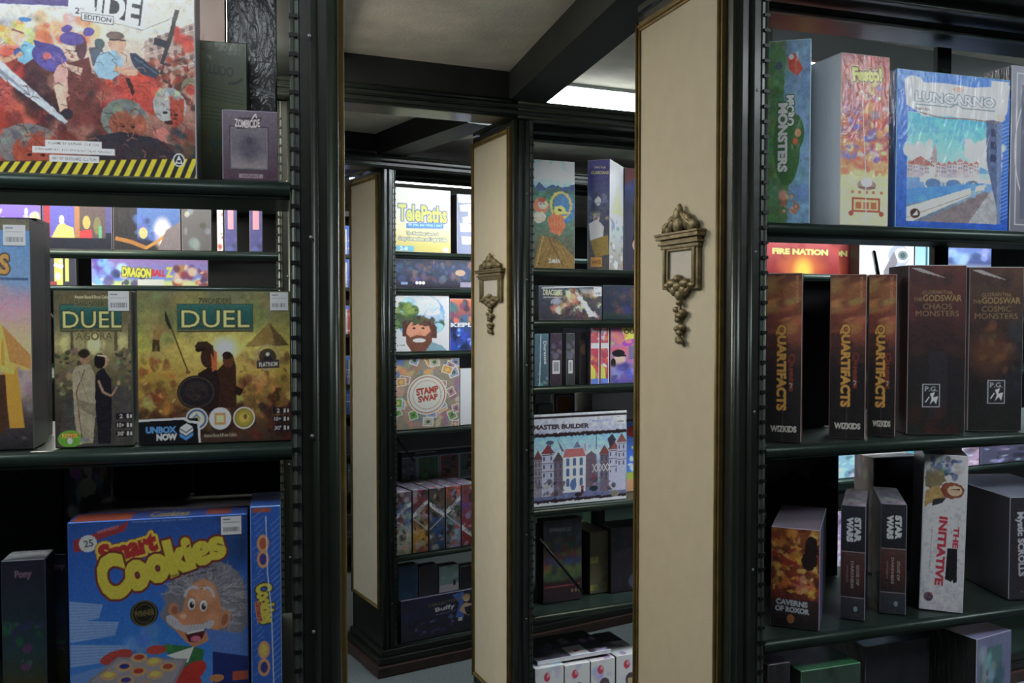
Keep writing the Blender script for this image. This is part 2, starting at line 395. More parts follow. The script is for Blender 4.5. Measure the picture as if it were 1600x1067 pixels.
# ------------------------------------------------------------------ room shell
def slab(name, a, b, m, lab=None):
    mb = MB().box(a, b); o = mb.build(name, m); o['kind'] = 'structure'; return o
slab('floor', (-4.2, -2.2, -.1), (5.2, 8.2, 0), M['floor'])
slab('ceiling', (-4.2, -2.2, CEIL), (5.2, 8.2, CEIL+.1), M['ceiling'])
slab('wall_back', (-4.2, 8.1, 0), (5.2, 8.2, CEIL), M['wall'])
slab('wall_left', (-4.2, -2.2, 0), (-4.1, 8.1, CEIL), M['wall'])
slab('wall_right', (5.1, -2.2, 0), (5.2, 8.1, CEIL), M['wall'])
slab('wall_front', (-4.1, -2.2, 0), (5.1, -2.1, CEIL), M['wall'])

# dark beams under the ceiling, one along each bank line and one from bank to bank
nb = [0]
def beam(p, q, w, z0, z1):
    nb[0] += 1; p, q = Vector(p), Vector(q); d = (q-p); L = d.length; d.normalize(); n = Vector((-d.y, d.x, 0))
    mb = MB(); vs = [p, p+d*L, p+d*L+n*w, p+n*w]; vs = [(k.x, k.y, z0) for k in vs]+[(k.x, k.y, z1) for k in vs]
    mb.add(vs, [(0,3,2,1),(4,5,6,7),(0,1,5,4),(1,2,6,5),(2,3,7,6),(3,0,4,7)])
    o = mb.build('trim_%d' % nb[0], M['beam']); o['kind'] = 'structure'; return o
def W(B, u, v): k = B.world(u, v, 0); return (k.x, k.y, 0)
HZ = CAMH + .60                 # underside of the headers over the banks
HT = CAMH + .655
# ------------------------------------------------------------------ ceiling lights
M['diff_a'] = emit('lamp_diffuser_bright', LAMP_COL, E_A); M['diff_b'] = emit('lamp_diffuser_mid', LAMP_COL, E_B)
M['diff_c'] = emit('lamp_diffuser_far', (1.0, .92, .76), E_C); M['diff_l'] = emit('lamp_diffuser_left', (1.0, .93, .80), E_LEFT); M['diff_car'] = emit('lamp_diffuser_near_right', LAMP_COL, E_CAR); M['diff_fill'] = emit('lamp_diffuser_fill', LAMP_COL, E_A*.42); M['diff_cam'] = emit('lamp_diffuser_near', LAMP_COL, E_CAM)
def troffer(B, u, v, lu, lv, m, label, z=None, drop=.016, skirt=.012):
    z = z or CEIL
    r = empty('ceiling_light', B.world(u, v, z), B.a); tag(r, label, 'ceiling light', 'ceiling lights over the aisles')
    f = MB(); t = .02
    for a, b in (((0, 0), (lu, t)), ((0, lv-t), (lu, lv)), ((0, t), (t, lv-t)), ((lu-t, t), (lu, lv-t))):
        f.box((a[0], a[1], -skirt), (b[0], b[1], -.0005))
    f.build('frame', M['lamp_frame'], r)
    MB().box((t, t, -drop), (lu-t, lv-t, -.001)).build('diffuser', M[m], r)
    return r

# ------------------------------------------------------------------ shelf banks
def bank(B, L, shelves, label, flip=1, end=True, top=None, shelf_lip=.02, braces=(), deps=None, plinth=True, ups=(), hz=None):
    """flip=1: bank runs to +u from its end panel; flip=-1: to -u. shelves: list of heights of shelf tops"""
    top = top or HZ; hz = hz or HZ
    r = empty('shelving_bank', B.o, B.a); tag(r, label, 'shelving unit', 'dark green shelving banks')
    f = flip
    # front stile: 5 cm wide with a rounded moulding at the outer corner
    mb = MB(); mb.box((0, .0, .10), (f*.05, .03, top)); mb.box((0, .03, .10), (f*.02, DEP, top))
    mb.box((0, DEP-.03, .10), (f*.05, DEP, top))
    mb.build('end_frame', M['wood'], r, .002)
    mo = MB(); mo.tube([(f*.006, .004, .1), (f*.006, .004, top)], .0085, 12)
    mo.tube([(f*.030, -.001, .1), (f*.030, -.001, top)], .005, 10); mo.build('corner_moulding', M['metal'], r)
    # slotted upright
    su = MB(); su.box((f*.050, -.002, .11), (f*.062, .006, top-.002)); su.tube([(f*.0585, -.002, .11), (f*.0585, -.002, top-.002)], .0032, 8)
    su.box((f*.050, .006, .11), (f*.052, .05, top-.002)); su.build('slotted_upright', M['steel'], r)
    sl = MB(); z = .14
    while z < top-.03:
        sl.box((f*.0515, -.0058, z), (f*.0628, .004, z+.0055)); z += .0254
    sl.build('upright_slots', M['black'], r)
    for k in range(7):
        MB().ball((f*.036, -.008, .3+k*.27), (.0028, .0015, .0028), 8, 5).build('screw', M['lamp_frame'], r)
    for (ux, ud) in ups:
        s2 = MB(); s2.box((ux, ud, .1), (ux+.04, ud+.012, top)); z = .14
        o2 = s2.build('slotted_upright', M['black'], r); s3 = MB()
        while z < top-.05: s3.box((ux+.008, ud-.002, z), (ux+.032, ud, z+.006)); z += .0254
        s3.build('upright_slots', M['metal'], r)
    if end:
        s = -f
        # cream panel inside a gilt moulding on the end
        y0, y1, z0, z1 = .045, DEP-.02, .28, top-.035 if f > 0 else top-.035
        MB().box((s*.0, y0, z0), (s*.004, y1, z1)).build('end_panel', M['cream'], r)
        fr = MB(); t = .014
        for a, b in (((y0-t, z0-t), (y0+.002, z1+t)), ((y1-.002, z0-t), (y1+t, z1+t)), ((y0, z0-t), (y1, z0+.002)), ((y0, z1-.002), (y1, z1+t))):
            fr.box((0, a[0], a[1]), (s*.008, b[0], b[1]))
            ca, cb = (a[0]+b[0])/2, (a[1]+b[1])/2
            if b[1]-a[1] > b[0]-a[0]: fr.tube([(s*.009, ca, a[1]), (s*.009, ca, b[1])], .0038, 8)
            else: fr.tube([(s*.009, a[0], cb), (s*.009, b[0], cb)], .0038, 8)
        fr.build('gilt_moulding', M['gilt'], r)
    if plinth:
        p = MB(); a, b = (-.045*f, L*f)
        p.box((a, -.045, .0), (b, DEP+.02, .045)); p.build('plinth', M['plinth'], r, .004)
        p = MB(); p.box((-.03*f, -.03, .045), (L*f, DEP+.01, .075)); p.box((-.015*f, -.015, .075), (L*f, DEP, .102)); p.build('plinth_moulding', M['wood'], r, .004)
    # shelves with a rolled front lip
    for i, z in enumerate(shelves):
        dp = DEP-.02 if not deps else deps[i]
        s = MB(); s.box((f*.063, .004, z-.004), (f*L, dp, z)); h_ = shelf_lip/2
        s.box((f*.063, .0, z-shelf_lip), (f*L, .005, z-h_)); s.tube([(f*.063, .002, z-h_), (f*L, .002, z-h_)], h_, 16)
        s.tube([(f*.063, .004, z-shelf_lip-.001), (f*L, .004, z-shelf_lip-.001)], .003, 8)
        s.build('shelf', M['shelf'], r)
    for (u, z, l, dz, va, vb) in braces:
        MB().tube([(f*u, va, z), (f*(u+l), vb, z+dz)], .0045, 6).build('shelf_brace', M['black'], r)
    # header over the bank: stacked mouldings
    h = MB(); u0 = -.0; 
    h.box((f*.0, -.012, hz), (f*L, .02, hz+.055)); h.box((f*.0, .02, hz+.008), (f*L, DEP, hz+.02))
    h.build('header', M['wood'], r)
    g = MB(); 
    g.tube([(0, -.014, hz+.05), (f*L, -.014, hz+.05)], .008, 10); g.tube([(0, -.014, hz+.006), (f*L, -.014, hz+.006)], .006, 10)
    g.tube([(0, -.016, hz+.028), (f*L, -.016, hz+.028)], .004, 8); g.build('header_moulding', M['metal'], r)
    q = MB()
    for v_, zz in ((.10, hz+.004), (.20, hz-.002)):
        q.box((f*.05, v_, zz-.012), (f*L, v_+.02, zz+.004)); q.tube([(f*.05, v_, zz-.012), (f*L, v_, zz-.012)], .0035, 6)
    q.build('top_rail', M['steel'], r)
    return r
def sz(B, x, y): return B.hit(x, y)[1]
Z1 = [sz(B1, 1197, 347), sz(B1, 1197, 698), sz(B1, 1185, 1003), sz(B1, 1185, 1003)-.36]
Z2 = [sz(B2, 834, y) for y in (419, 501, 605, 797, 963)] + [.11]
Z3 = [sz(B3, 618, y) for y in (393, 451, 551, 674, 871)] + [.11]
ZL = [sz(L1, 440, 284), sz(L1, 440, 692), sz(L1, 440, 692)-.345]
bank(B1, 1.5, Z1, 'dark green shelving bank with cream end panel, nearest on the right', braces=((.085, Z1[1]-.13, .05, .115, .03, .20), (.50, Z1[0]-.13, .061, .11, .22, .32)), ups=((.74, DEP-.03),))
bank(B2, 2.9, Z2, 'dark green shelving bank with cream end panel, middle of the three on the right', braces=((.10, Z2[4]+.24, .17, -.2, .03, .05), (.075, Z2[2]-.09, .05, .07, .03, .12)), hz=HZ)
bank(B3, 3.2, Z3, 'dark green shelving bank with cream end panel, far end of the aisle', braces=((.07, Z3[3]-.03, .13, -.125, .02, .12),))
bank(L1, 1.1, ZL, 'dark green shelving bank on the left whose upper shelf holds the zombie crowd game', flip=-1)
ZL2 = [sz(L2, 250, 392), sz(L2, 250, 392)-.34, sz(L2, 250, 392)-.7, sz(L2, 250, 392)-1.05]
ZL3 = [sz(L3, 200, 447)+.36, sz(L3, 200, 447), sz(L3, 200, 447)-.34, sz(L3, 200, 447)-.7]
bank(L2, 1.5, ZL2, 'dark green shelving bank seen through the left bank, second along the aisle', flip=-1, end=True, braces=((.66, ZL2[0]-.19, .2, .17, .05, .32),))
bank(L3, 1.8, ZL3, 'dark green shelving bank deep behind the left bank, holding the long cartoon fighters box', flip=-1, end=False)
# beams: across the aisle at each bank and along the aisle from bank to bank
def px_c(x, y): p = at_height(x, y, CEIL); return (p.x, p.y, 0)
def off(p, B, u, v): return (p[0]+B.e.x*u+B.n.x*v, p[1]+B.e.y*u+B.n.y*v, 0)
beam(W(B2, 0, .0), W(B2, -1.5, .0), -.02-.0, HT, CEIL)
beam(W(B2, -.0, .02), W(B2, -1.5, .02), -.14, HT+.02, CEIL)
beam(W(B3, 0, .02), W(B3, -1.5, .02), -.14, HT+.02, CEIL)
beam(W(B1, .0, .02), W(B1, -1.5, .02), -.14, HT, CEIL)
pa, pb, pc = B1.world(-.02, DEP, 0), B2.world(-.02, 0, 0), B2.world(-.02, DEP, 0)
beam(pa, pb, -.12, HT, CEIL); beam(pc, B3.world(-.02, 0, 0), -.12, HT, CEIL)
beam(B3.world(-.02, DEP, 0), B3.world(-.3, 2.2, 0), -.12, HT, CEIL)
beam(L1.world(0, DEP, 0), L2.world(0, 0, 0), .12, HT, CEIL); beam(L2.world(0, DEP, 0), L3.world(0, 0, 0), .12, HT, CEIL)
# header mouldings crossing the aisle at each bank
def header(B, L, u0=0.0, z=HZ):
    nb[0] += 1; r = MB()
    d = -B.e; p = B.world(u0, 0, 0); 
    o = MB(); o.box((u0, -.012, z), (u0-L, .10, z+.055))
    o.tube([(u0, -.014, z+.05), (u0-L, -.014, z+.05)], .008, 10); o.tube([(u0, -.014, z+.006), (u0-L, -.014, z+.006)], .006, 10); o.tube([(u0, -.016, z+.028), (u0-L, -.016, z+.028)], .004, 8)
    q = o.build('trim_%d' % nb[0], M['metal']); q.location = B.o; q.rotation_euler = (0, 0, B.a); q['kind'] = 'structure'
header(B1, .60); header(B2, 1.3); header(B3, 1.3)

# ceiling lights
p = at_height(846, 153, CEIL)
def at_light(x, y, B, lu, lv, m, lab):
    p = at_height(x, y, CEIL); r = troffer(B, 0, 0, lu, lv, m, lab); r.location = p
at_light(866, 126, B2, .62, .30, 'diff_a', 'ceiling light between the near and middle banks, next to the aisle beam')
at_light(1012, 144, B2, 1.15, .30, 'diff_a', 'ceiling light between the near and middle banks, beyond the dark divider')
troffer(B1, 1.75, .62, .7, .3, 'diff_a', 'ceiling light high behind the near right bank, towards the right')
troffer(B3, .45, -.62, 1.15, .28, 'diff_b', 'ceiling light in front of the far bank, over its top shelf')
troffer(B3, 1.9, -.62, 1.15, .28, 'diff_b', 'ceiling light in front of the far bank, further right')
troffer(B3, .3, .95, 1.15, .28, 'diff_b', 'ceiling light behind the far bank')
troffer(B3, -1.35, .55, .6, .5, 'diff_c', 'ceiling light over the far end of the aisle by the disc rack')
troffer(L2, -1.12, -.50, 1.0, .25, 'diff_l', 'ceiling light behind the near left bank', drop=.2)
troffer(B2, .42, -.70, 1.1, .25, 'diff_fill', 'added fill light between the near and middle banks, close to the near one', drop=.006, skirt=.075)  # added lamp, kept out of view, to brighten the middle bank's top shelf
troffer(L2, -1.6, .72, 1.0, .25, 'diff_a', 'ceiling light behind the second left bank')
troffer(L1, -1.0, -.66, .9, .28, 'diff_cam', 'ceiling light over the customer aisle, left side', drop=.13)
troffer(B1, .25, -1.15, .9, .28, 'diff_car', 'ceiling light over the customer aisle, right side', drop=.13)

# gilt ornaments on the end panels
def ornament(B, px_l, px_r, y_top, y_bot, label):
    """bronze frame with a crest and a hanging pendant; measured on the end plane u=0"""
    vc, zc = B.side((px_l+px_r)/2, (y_top+y_bot)/2, -.006)
    v0, _ = B.side(px_l, 500, -.006); v1, _ = B.side(px_r, 500, -.006); _, zt = B.side((px_l+px_r)/2, y_top, -.006); _, zb = B.side((px_l+px_r)/2, y_bot, -.006)
    Wd, H = abs(v1-v0), zt-zb; y0 = zb; k = H/213.0; r = empty('ornamental_frame', B.world(-.0055, (v0+v1)/2, zb), B.a)
    tag(r, label, 'picture frame', 'bronze ornamental frames on the end panels')
    w = Wd/2; f = MB(); Z = lambda py: (535-py)*k       # heights from the near ornament's own pixel rows
    def slab_(a0, a1, z0, z1, th): f.box((-th, a0, z0), (0, a1, z1))
    ft, fb = Z(388), Z(447); iw = w*.56
    slab_(-w*.82, -iw, fb, ft, .008); slab_(iw, w*.82, fb, ft, .008); slab_(-w*.82, w*.82, fb-.006, Z(436), .008); slab_(-w*.82, w*.82, Z(392), ft+.004, .008)
    for a in (-1, 1):
        f.tube([(-.008, a*w*.68, fb), (-.008, a*w*.68, ft)], .004, 8); f.tube([(-.007, a*iw, fb+.004), (-.007, a*iw, ft-.002)], .0022, 6)
    f.build('frame', M['bronze'], r, .0012)
    c = MB()
    for z0, z1, ww, th in ((388, 382, .86, .010), (382, 378, .92, .014), (378, 373, .84, .011), (373, 367, .98, .017), (367, 363, 1.0, .019)):
        c.box((-th, -w*ww, Z(z0)), (0, w*ww, Z(z1)))
    c.build('cornice', M['bronze'], r, .001)
    MB().box((-.0035, -iw-.002, Z(438)), (-.001, iw+.002, Z(391))).build('backing_card', M['card'], r)
    s = MB(); R = random.Random(4)
    for a in (-1, 1):       # crest: leaf scrolls rising to a flame
        for t in range(9):
            q = t/8; s.ball((-.007, a*w*(.66-.5*q)*(1 if t % 2 else .8), Z(359-22*q)+.0), (.007, w*.15, .0085*(1-.2*q)), 9, 6)
        s.ball((-.008, a*w*.60, Z(355)), (.007, w*.2, .0115)); s.ball((-.008, a*w*.36, Z(349)), (.007, w*.17, .015))
        s.tube([(-.010, a*w*.75, Z(360)), (-.012, a*w*.45, Z(350)), (-.010, a*w*.18, Z(338)), (-.008, 0, Z(326))], [.003, .0045, .004, .002], 7)
    s.ball((-.009, 0, Z(352)), (.010, w*.22, .017)); s.ball((-.010, w*.03, Z(338)), (.008, w*.17, .016)); s.ball((-.009, -w*.02, Z(330)), (.006, w*.10, .012))
    s.ball((-.008, 0, Z(324)), (.0045, w*.05, .006)); s.build('crest', M['bronze'], r)
    d = MB()                # pendant: acanthus cup, stem with scroll knots, drop
    d.ball((-.010, 0, Z(436)), (.009, w*.16, .008))
    for a in (-1, 1):
        d.ball((-.009, a*w*.30, Z(443)), (.009, w*.22, .009)); d.ball((-.008, a*w*.55, Z(446)), (.006, w*.17, .006)); d.ball((-.008, a*w*.2, Z(454)), (.008, w*.17, .011))
        d.tube([(-.007, a*w*.5, Z(447)), (-.009, a*w*.3, Z(457)), (-.006, a*w*.06, Z(466))], [.003, .004, .002], 7)
    d.ball((-.009, 0, Z(448)), (.010, w*.2, .010)); d.ball((-.008, 0, Z(461)), (.007, w*.15, .011))
    d.tube([(-.006, 0, Z(462)), (-.006, 0, Z(533))], [.0035, .0028], 8)
    for y_, a, rr in ((473, .02, .10), (484, .16, .12), (488, -.15, .11), (493, .02, .15), (500, .08, .1), (511, -.10, .12), (514, .12, .1), (520, 0, .11), (530, .03, .12), (533, 0, .15)):
        d.ball((-.007, a*w*.9, Z(y_)), (.006, w*rr*1.25, .0062), 9, 6)
    d.build('pendant', M['bronze'], r)
    return r
ornament(B1, 1034, 1102, 321, 535, 'bronze crested frame with hanging pendant on the cream end of the near right bank')
ornament(B2, 748, 790, 397, 520, 'bronze crested frame with hanging pendant on the cream end of the middle bank')
# ================================================================== LEFT BANK, near
K = (18, 18, 20); WH = (225, 225, 225)
GUL = 'game boxes on the upper shelf of the near left bank'; GML = 'game boxes on the middle shelf of the near left bank'; GLL = 'game boxes on the lower shelf of the near left bank'
# --- crowd-and-zombies box
c = Cv(-60, -60, 310, 270, (206, 198, 180))
c.vg([(0, (210, 202, 190)), (.3, (214, 206, 188)), (.5, (190, 150, 130)), (1, (120, 50, 40))])
c.dabs(-60, -60, 60, 60, 30, [(120, 130, 135), (150, 155, 150), (170, 165, 150)], 16, .35, seed=2)
c.rect(-60, -60, 110, 2, (62, 42, 120)); c.line([(-60, 6), (60, 1), (112, 0), (150, 6), (225, 27), (310, 30)], 3, (205, 205, 205))
c.dabs(60, 8, 155, 60, 26, [(215, 120, 60), (205, 90, 50), (225, 150, 90), (214, 190, 160)], 13, .65, seed=5)
# building on the right
c.poly([(228, 46), (312, 8), (312, 110), (228, 92)], (178, 150, 138))
for i in range(6):
    for j in range(4): c.rect(236+i*13, 40-i*5+j*16, 242+i*13, 50-i*5+j*16, (120, 96, 92))
for j in range(4): c.line([(228, 52+j*15), (312, 20+j*19)], 1.2, (205, 180, 165))
c.dabs(278, 20, 312, 52, 10, [(190, 50, 35), (205, 60, 45)], 11, .8, seed=7); c.dabs(278, 60, 292, 70, 5, [(190, 50, 40)], 6, .8, seed=8)
# far crowd
c.dabs(210, 74, 312, 118, 120, [(150, 60, 50), (110, 50, 45), (180, 120, 100), (190, 150, 130), (80, 40, 38), (160, 80, 60)], 6, .9, seed=9)
c.dabs(180, 100, 312, 160, 60, [(140, 45, 35), (90, 40, 36), (170, 70, 55), (60, 36, 34)], 9, .8, seed=10)
c.dabs(-60, 75, 60, 235, 70, [(190, 50, 38), (170, 44, 36), (200, 80, 60), (120, 40, 34), (205, 110, 90)], 20, .8, seed=11)
c.dabs(20, 100, 170, 215, 60, [(90, 34, 32), (60, 30, 34), (120, 50, 44), (45, 36, 44)], 18, .7, seed=12)
c.dabs(170, 100, 260, 170, 30, [(196, 58, 44), (180, 50, 40), (205, 80, 70)], 20, .85, seed=13)
# lamp post
c.line([(256, 82), (272, 30), (282, -10)], 7, (52, 44, 46)); c.poly([(245, 38), (268, 44), (264, 56), (243, 50)], (36, 36, 50)); c.line([(282, 0), (225, 28), (130, 10)], .8, (90, 80, 80))
# woman with yellow hair, left
c.dabs(5, 30, 52, 62, 26, [(214, 180, 90), (225, 195, 110), (200, 150, 60)], 8, .9, seed=14); c.ell(28, 52, 8, 10, (222, 180, 150)); c.line([(22, 41), (40, 46)], 3, (140, 60, 70))
c.ell(42, 24, 10, 4, (50, 120, 190)); c.poly([(32, 70), (42, 57), (58, 66), (56, 84), (40, 96), (30, 90)], (110, 175, 205)); c.line([(36, 78), (8, 93), (-5, 90)], 8, (205, 150, 115)); c.line([(34, 72), (24, 80)], 6, (50, 90, 170))
# woman with violet hair and backpack
c.ell(78, 80, 27, 20, (70, 60, 140), 1, 12); c.ell(82, 88, 24, 16, (84, 72, 160), 1, 12); c.poly([(54, 55), (74, 60), (68, 72), (56, 64)], (60, 50, 130)); c.ell(75, 80, 6.5, 6, (200, 90, 95))
c.poly([(92, 94), (104, 88), (114, 104), (112, 140), (95, 150), (84, 110)], (206, 150, 140)); c.poly([(84, 124), (103, 122), (105, 165), (93, 168)], (220, 175, 150))
c.poly([(106, 90), (140, 78), (148, 120), (130, 150), (106, 140)], (110, 50, 46)); c.ell(116, 66, 16, 19, (222, 178, 155)); c.ell(128, 62, 9, 20, (90, 50, 60)); c.ell(113, 50, 19, 11, (84, 64, 150)); c.ell(106, 34, 9, 6, (78, 58, 150), 1, -20); c.ell(140, 37, 9, 7, (84, 66, 160), 1, -30)
c.line([(104, 68), (110, 70)], 2, (60, 40, 40)); c.line([(117, 70), (124, 67)], 2, (60, 40, 40)); c.ell(114, 79, 3, 1.6, (150, 60, 60)); c.line([(112, 70), (111, 75)], 1, (180, 130, 110))
c.poly([(100, 90), (130, 96), (126, 108), (110, 102)], (210, 170, 150)); c.ell(104, 172, 10, 9, (40, 34, 46))
c.ell(157, 55, 8, 9, (70, 90, 90)); c.poly([(140, 62), (160, 60), (166, 90), (146, 92)], (80, 90, 105))
# man with glasses, pale blue shirt, dark rifle
c.ell(185, 54, 13, 17, (208, 160, 130)); c.ell(182, 40, 14, 7, (112, 88, 80)); c.line([(172, 47), (199, 47)], 2.6, (60, 40, 40)); c.ell(197, 54, 3, 4, (205, 150, 120)); c.ell(173, 54, 3, 5, (190, 140, 115))
c.poly([(150, 86), (158, 68), (182, 64), (194, 78), (190, 100), (176, 112), (154, 110), (147, 98)], (140, 178, 200)); c.line([(180, 92), (198, 100), (216, 98)], 10, (205, 158, 122)); c.poly([(204, 68), (214, 66), (252, 96), (246, 106), (222, 100), (208, 84)], (44, 56, 78)); c.line([(212, 74), (248, 98)], 2, (80, 96, 120))
c.poly([(186, 108), (236, 112), (240, 140), (222, 170), (194, 140)], (196, 62, 48)); c.poly([(196, 108), (204, 108), (212, 130), (208, 138)], (50, 24, 28))
# blade
c.poly([(-60, 40), (0, 88), (106, 184), (100, 188), (-10, 108), (-60, 64)], (188, 196, 206)); c.poly([(-60, 58), (0, 102), (100, 188), (60, 154), (-60, 66)], (130, 140, 156))
# grey-haired heads at the front
c.ell(45, 226, 48, 36, (120, 112, 110)); c.ell(60, 236, 40, 34, (170, 70, 50)); c.dabs(10, 200, 80, 225, 24, [(140, 132, 128), (104, 98, 98)], 7, .6, seed=15)
c.ell(194, 176, 37, 33, (108, 116, 108)); c.ell(200, 184, 30, 25, (156, 78, 56)); c.dabs(168, 150, 222, 168, 24, [(130, 134, 122), (96, 104, 98)], 7, .6, seed=16); c.dabs(180, 172, 220, 200, 14, [(176, 96, 70), (130, 60, 44)], 8, .5, seed=17)
c.poly([(130, 262), (150, 206), (190, 196), (250, 206), (290, 240), (296, 262)], (44, 40, 52)); c.dabs(150, 215, 280, 250, 16, [(56, 48, 56), (70, 44, 44)], 14, .4, seed=18)
c.ell(268, 150, 27, 30, (160, 160, 158), 1, -10); c.poly([(268, 128), (292, 138), (290, 175), (272, 192), (268, 168)], (176, 64, 44)); c.dabs(246, 126, 286, 142, 18, [(180, 180, 176), (140, 140, 140)], 6, .7, seed=19); c.ell(260, 162, 4, 2.6, (40, 30, 30)); c.ell(278, 165, 4, 2.6, (40, 30, 30)); c.ell(266, 178, 7, 4, (60, 30, 30))
c.poly([(240, 196), (256, 184), (280, 206), (276, 216), (250, 208)], (196, 110, 100)); c.ell(302, 116, 14, 14, (124, 120, 88)); c.ell(302, 122, 9, 9, (200, 70, 55)); c.dabs(272, 190, 310, 236, 14, [(50, 80, 84), (44, 56, 60), (120, 60, 50)], 12, .7, seed=20)
R = random.Random(77)
for k in range(260):
    x, y = R.uniform(-60, 310), R.uniform(60, 245); t = R.uniform(-.9, .9); l = R.uniform(4, 14)
    c.line([(x, y), (x+l*math.cos(t), y+l*math.sin(t)), (x+l*1.7*math.cos(t+.5), y+l*1.7*math.sin(t+.5))], R.uniform(.7, 2), R.choice([(50, 26, 28), (70, 30, 28), (205, 130, 110), (90, 40, 36), (40, 30, 40)]), .5)
for (x, y, r) in ((200, 188, 20), (56, 240, 26), (275, 165, 12)):
    c.ell(x-r*.4, y, r*.16, r*.1, (60, 26, 24)); c.ell(x+r*.4, y, r*.16, r*.1, (60, 26, 24)); c.line([(x-r*.3, y+r*.6), (x+r*.35, y+r*.55)], 1.6, (60, 24, 24)); c.line([(x-r*.6, y-r*.25), (x-r*.2, y-r*.15)], 1.2, (70, 34, 30)); c.line([(x+r*.6, y-r*.25), (x+r*.2, y-r*.15)], 1.2, (70, 34, 30))
c.warp(.4, 6); c.a *= .84
# hazard stripe
B_ = [(-60, 256), (130, 246), (310, 236), (310, 274), (-60, 274)]; c.poly(B_, (205, 165, 30))
for i in range(-4, 24):
    x = i*16.5; yb = 275; yt = 253-.055*(x+20); c.poly([(x, yb), (x+8, yb), (x+24, yt), (x+16, yt)], (34, 34, 34))
c.line([(-60, 256), (130, 246), (310, 236)], 1.4, (60, 40, 30))
c.ell(282, 240, 9.5, 11, (215, 215, 215)); c.ell(282, 240, 8, 9.4, (40, 40, 44)); c.poly([(276, 246), (282, 232), (288, 246)], (215, 215, 215)); c.rect(279, 240, 285, 244, (40, 40, 44))
# lettering
c.poly([(138, -40), (236, -40), (226, 26), (140, 4)], (215, 215, 215)); c.poly([(142, -40), (230, -40), (222, 22), (142, 0)], (26, 24, 26)); c.text('ICIDE', 110, -30, 222, 14, (228, 228, 226), 7, .04)
c.poly([(114, -30), (150, -30), (150, 16), (116, 12)], (220, 220, 220)); c.text('2', 119, -1, 127, 9, K, 4, .03); c.text('ND', 128, -1, 134, 3, K, 4)
c.poly([(128.5, 5.5), (180.5, 8.5), (179.5, 23.5), (128.5, 19.5)], (60, 56, 58)); c.poly([(130, 7), (179, 10), (178, 22), (130, 18)], (222, 222, 222)); c.text('EDITION', 133.5, 10, 176, 18.5, K, 4, .035)
for (x0, y0, x1, y1, t) in ((70, 215, 158, 226, 'A GAME BY RAPHAEL GUITON,'), (50, 226, 178.5, 236.5, 'JEAN-BAPTISTE LULLIEN & NICOLAS RAOULT'), (76, 239, 153.5, 250, 'ART BY EDOUARD GUITON')):
    c.rect(x0, y0, x1, y1, (214, 208, 206)); c.text(t, x0+4, y0+3, x1-4, y1-3, (50, 44, 44), .6)
c.noise(5, 1.6)
put('game_box', L1, (-60, 310, -60), .012, ZL[0], .075, c, 'large box with a red crowd, grey-haired heads and a yellow and black hazard stripe', group=GUL, sides={'edge': (150, 150, 158), 'right': (120, 118, 125)}, m='gloss')
# --- tall green box standing behind it
c = Cv(270, 60, 390, 272, (62, 74, 46)); c.vg([(0, (58, 70, 42)), (.45, (76, 90, 58)), (.7, (50, 60, 38)), (1, (20, 24, 20))])
c.text('LUDO', 322, 93, 366, 107, (32, 42, 26), 5, .02); c.line([(356, 118), (372, 116), (382, 110)], 4, (22, 30, 22))
for i in range(4): c.line([(300, 122+i*5), (384, 131+i*5)], 1, (40, 50, 32)); c.line([(300, 150+i*6), (380, 156+i*5)], 1, (42, 52, 34))
c.line([(300, 70), (380, 80)], 1, (40, 52, 32)); c.dabs(310, 185, 388, 215, 14, [(60, 44, 24), (30, 60, 58), (70, 60, 30)], 9, .6, seed=3); c.noise(3)
put('game_box', L1, (285, 390, 62), .16, ZL[0], .06, c, 'tall dull green box with faint text, standing behind the red crowd box', group=GUL, sides={'top': (80, 84, 76)}, gain=2.0)
c = Cv(386, 95, 436, 272, (26, 28, 28)); c.vg([(0, (16, 20, 18)), (.25, (40, 44, 40)), (.3, (14, 16, 16)), (1, (10, 10, 12))]); c.line([(392, 126), (436, 136)], 4, (90, 94, 96)); c.line([(392, 132), (436, 140)], 1, (120, 126, 130))
put('game_box', L1, (386, 434, 96), .235, ZL[0], .04, c, 'near-black glossy box standing behind the small violet box', group=GUL, sides={'top': (30, 34, 32)}, m='wrap')
# --- rolled black bags / orange sheet high up behind
c = Cv(325, -40, 358, 64, (196, 140, 100)); c.dabs(325, -10, 358, 64, 30, [(214, 176, 140), (170, 90, 60), (225, 205, 180), (140, 70, 50)], 9, .7, asp=.2, seed=4, rot=100)
put('game_box', L1, (313, 357, -40), .25, ZL[0], .03, c, 'narrow orange and cream patterned box high behind the green box', group=GUL, gain=.9)
put('game_box', L1, (359, 436, -40), .30, ZL[0], .03, (12, 13, 14), 'tall black glossy box standing in for hanging bags, right of the orange patterned box', group=GUL, m='wrap', gain=1.2, sides={'edge': (40, 42, 46)})  # added to cover the ceiling lamp behind, where black bags hang
# small violet box
c = Cv(350, 172, 437, 273, (70, 54, 66)); c.vg([(0, (86, 74, 88)), (.5, (70, 58, 70)), (1, (60, 38, 52))]); c.rect(360, 194, 423, 259, (52, 46, 52)); c.rect(362, 196, 421, 257, (92, 86, 92)); c.vg([(0, (86, 80, 86)), (.5, (78, 72, 82)), (1, (110, 100, 102))], 364, 198, 419, 255)
c.ell(392, 226, 14, 18, (62, 56, 70), .9, soft=.4); c.ell(392, 216, 5, 6, (54, 48, 62)); c.poly([(369, 183), (412, 180), (408, 196), (372, 199)], (44, 36, 44)); c.text('ZOMBICIDE', 369, 185, 409, 197, (170, 158, 158), -1, .03, arch=-2)
c.line([(396, 184), (402, 176), (404, 182)], 1.6, (170, 158, 158)); c.rect(375, 264, 413, 270, (120, 104, 112)); c.text('VARIANT', 379, 265, 408, 269, (60, 44, 50)); c.noise(4)
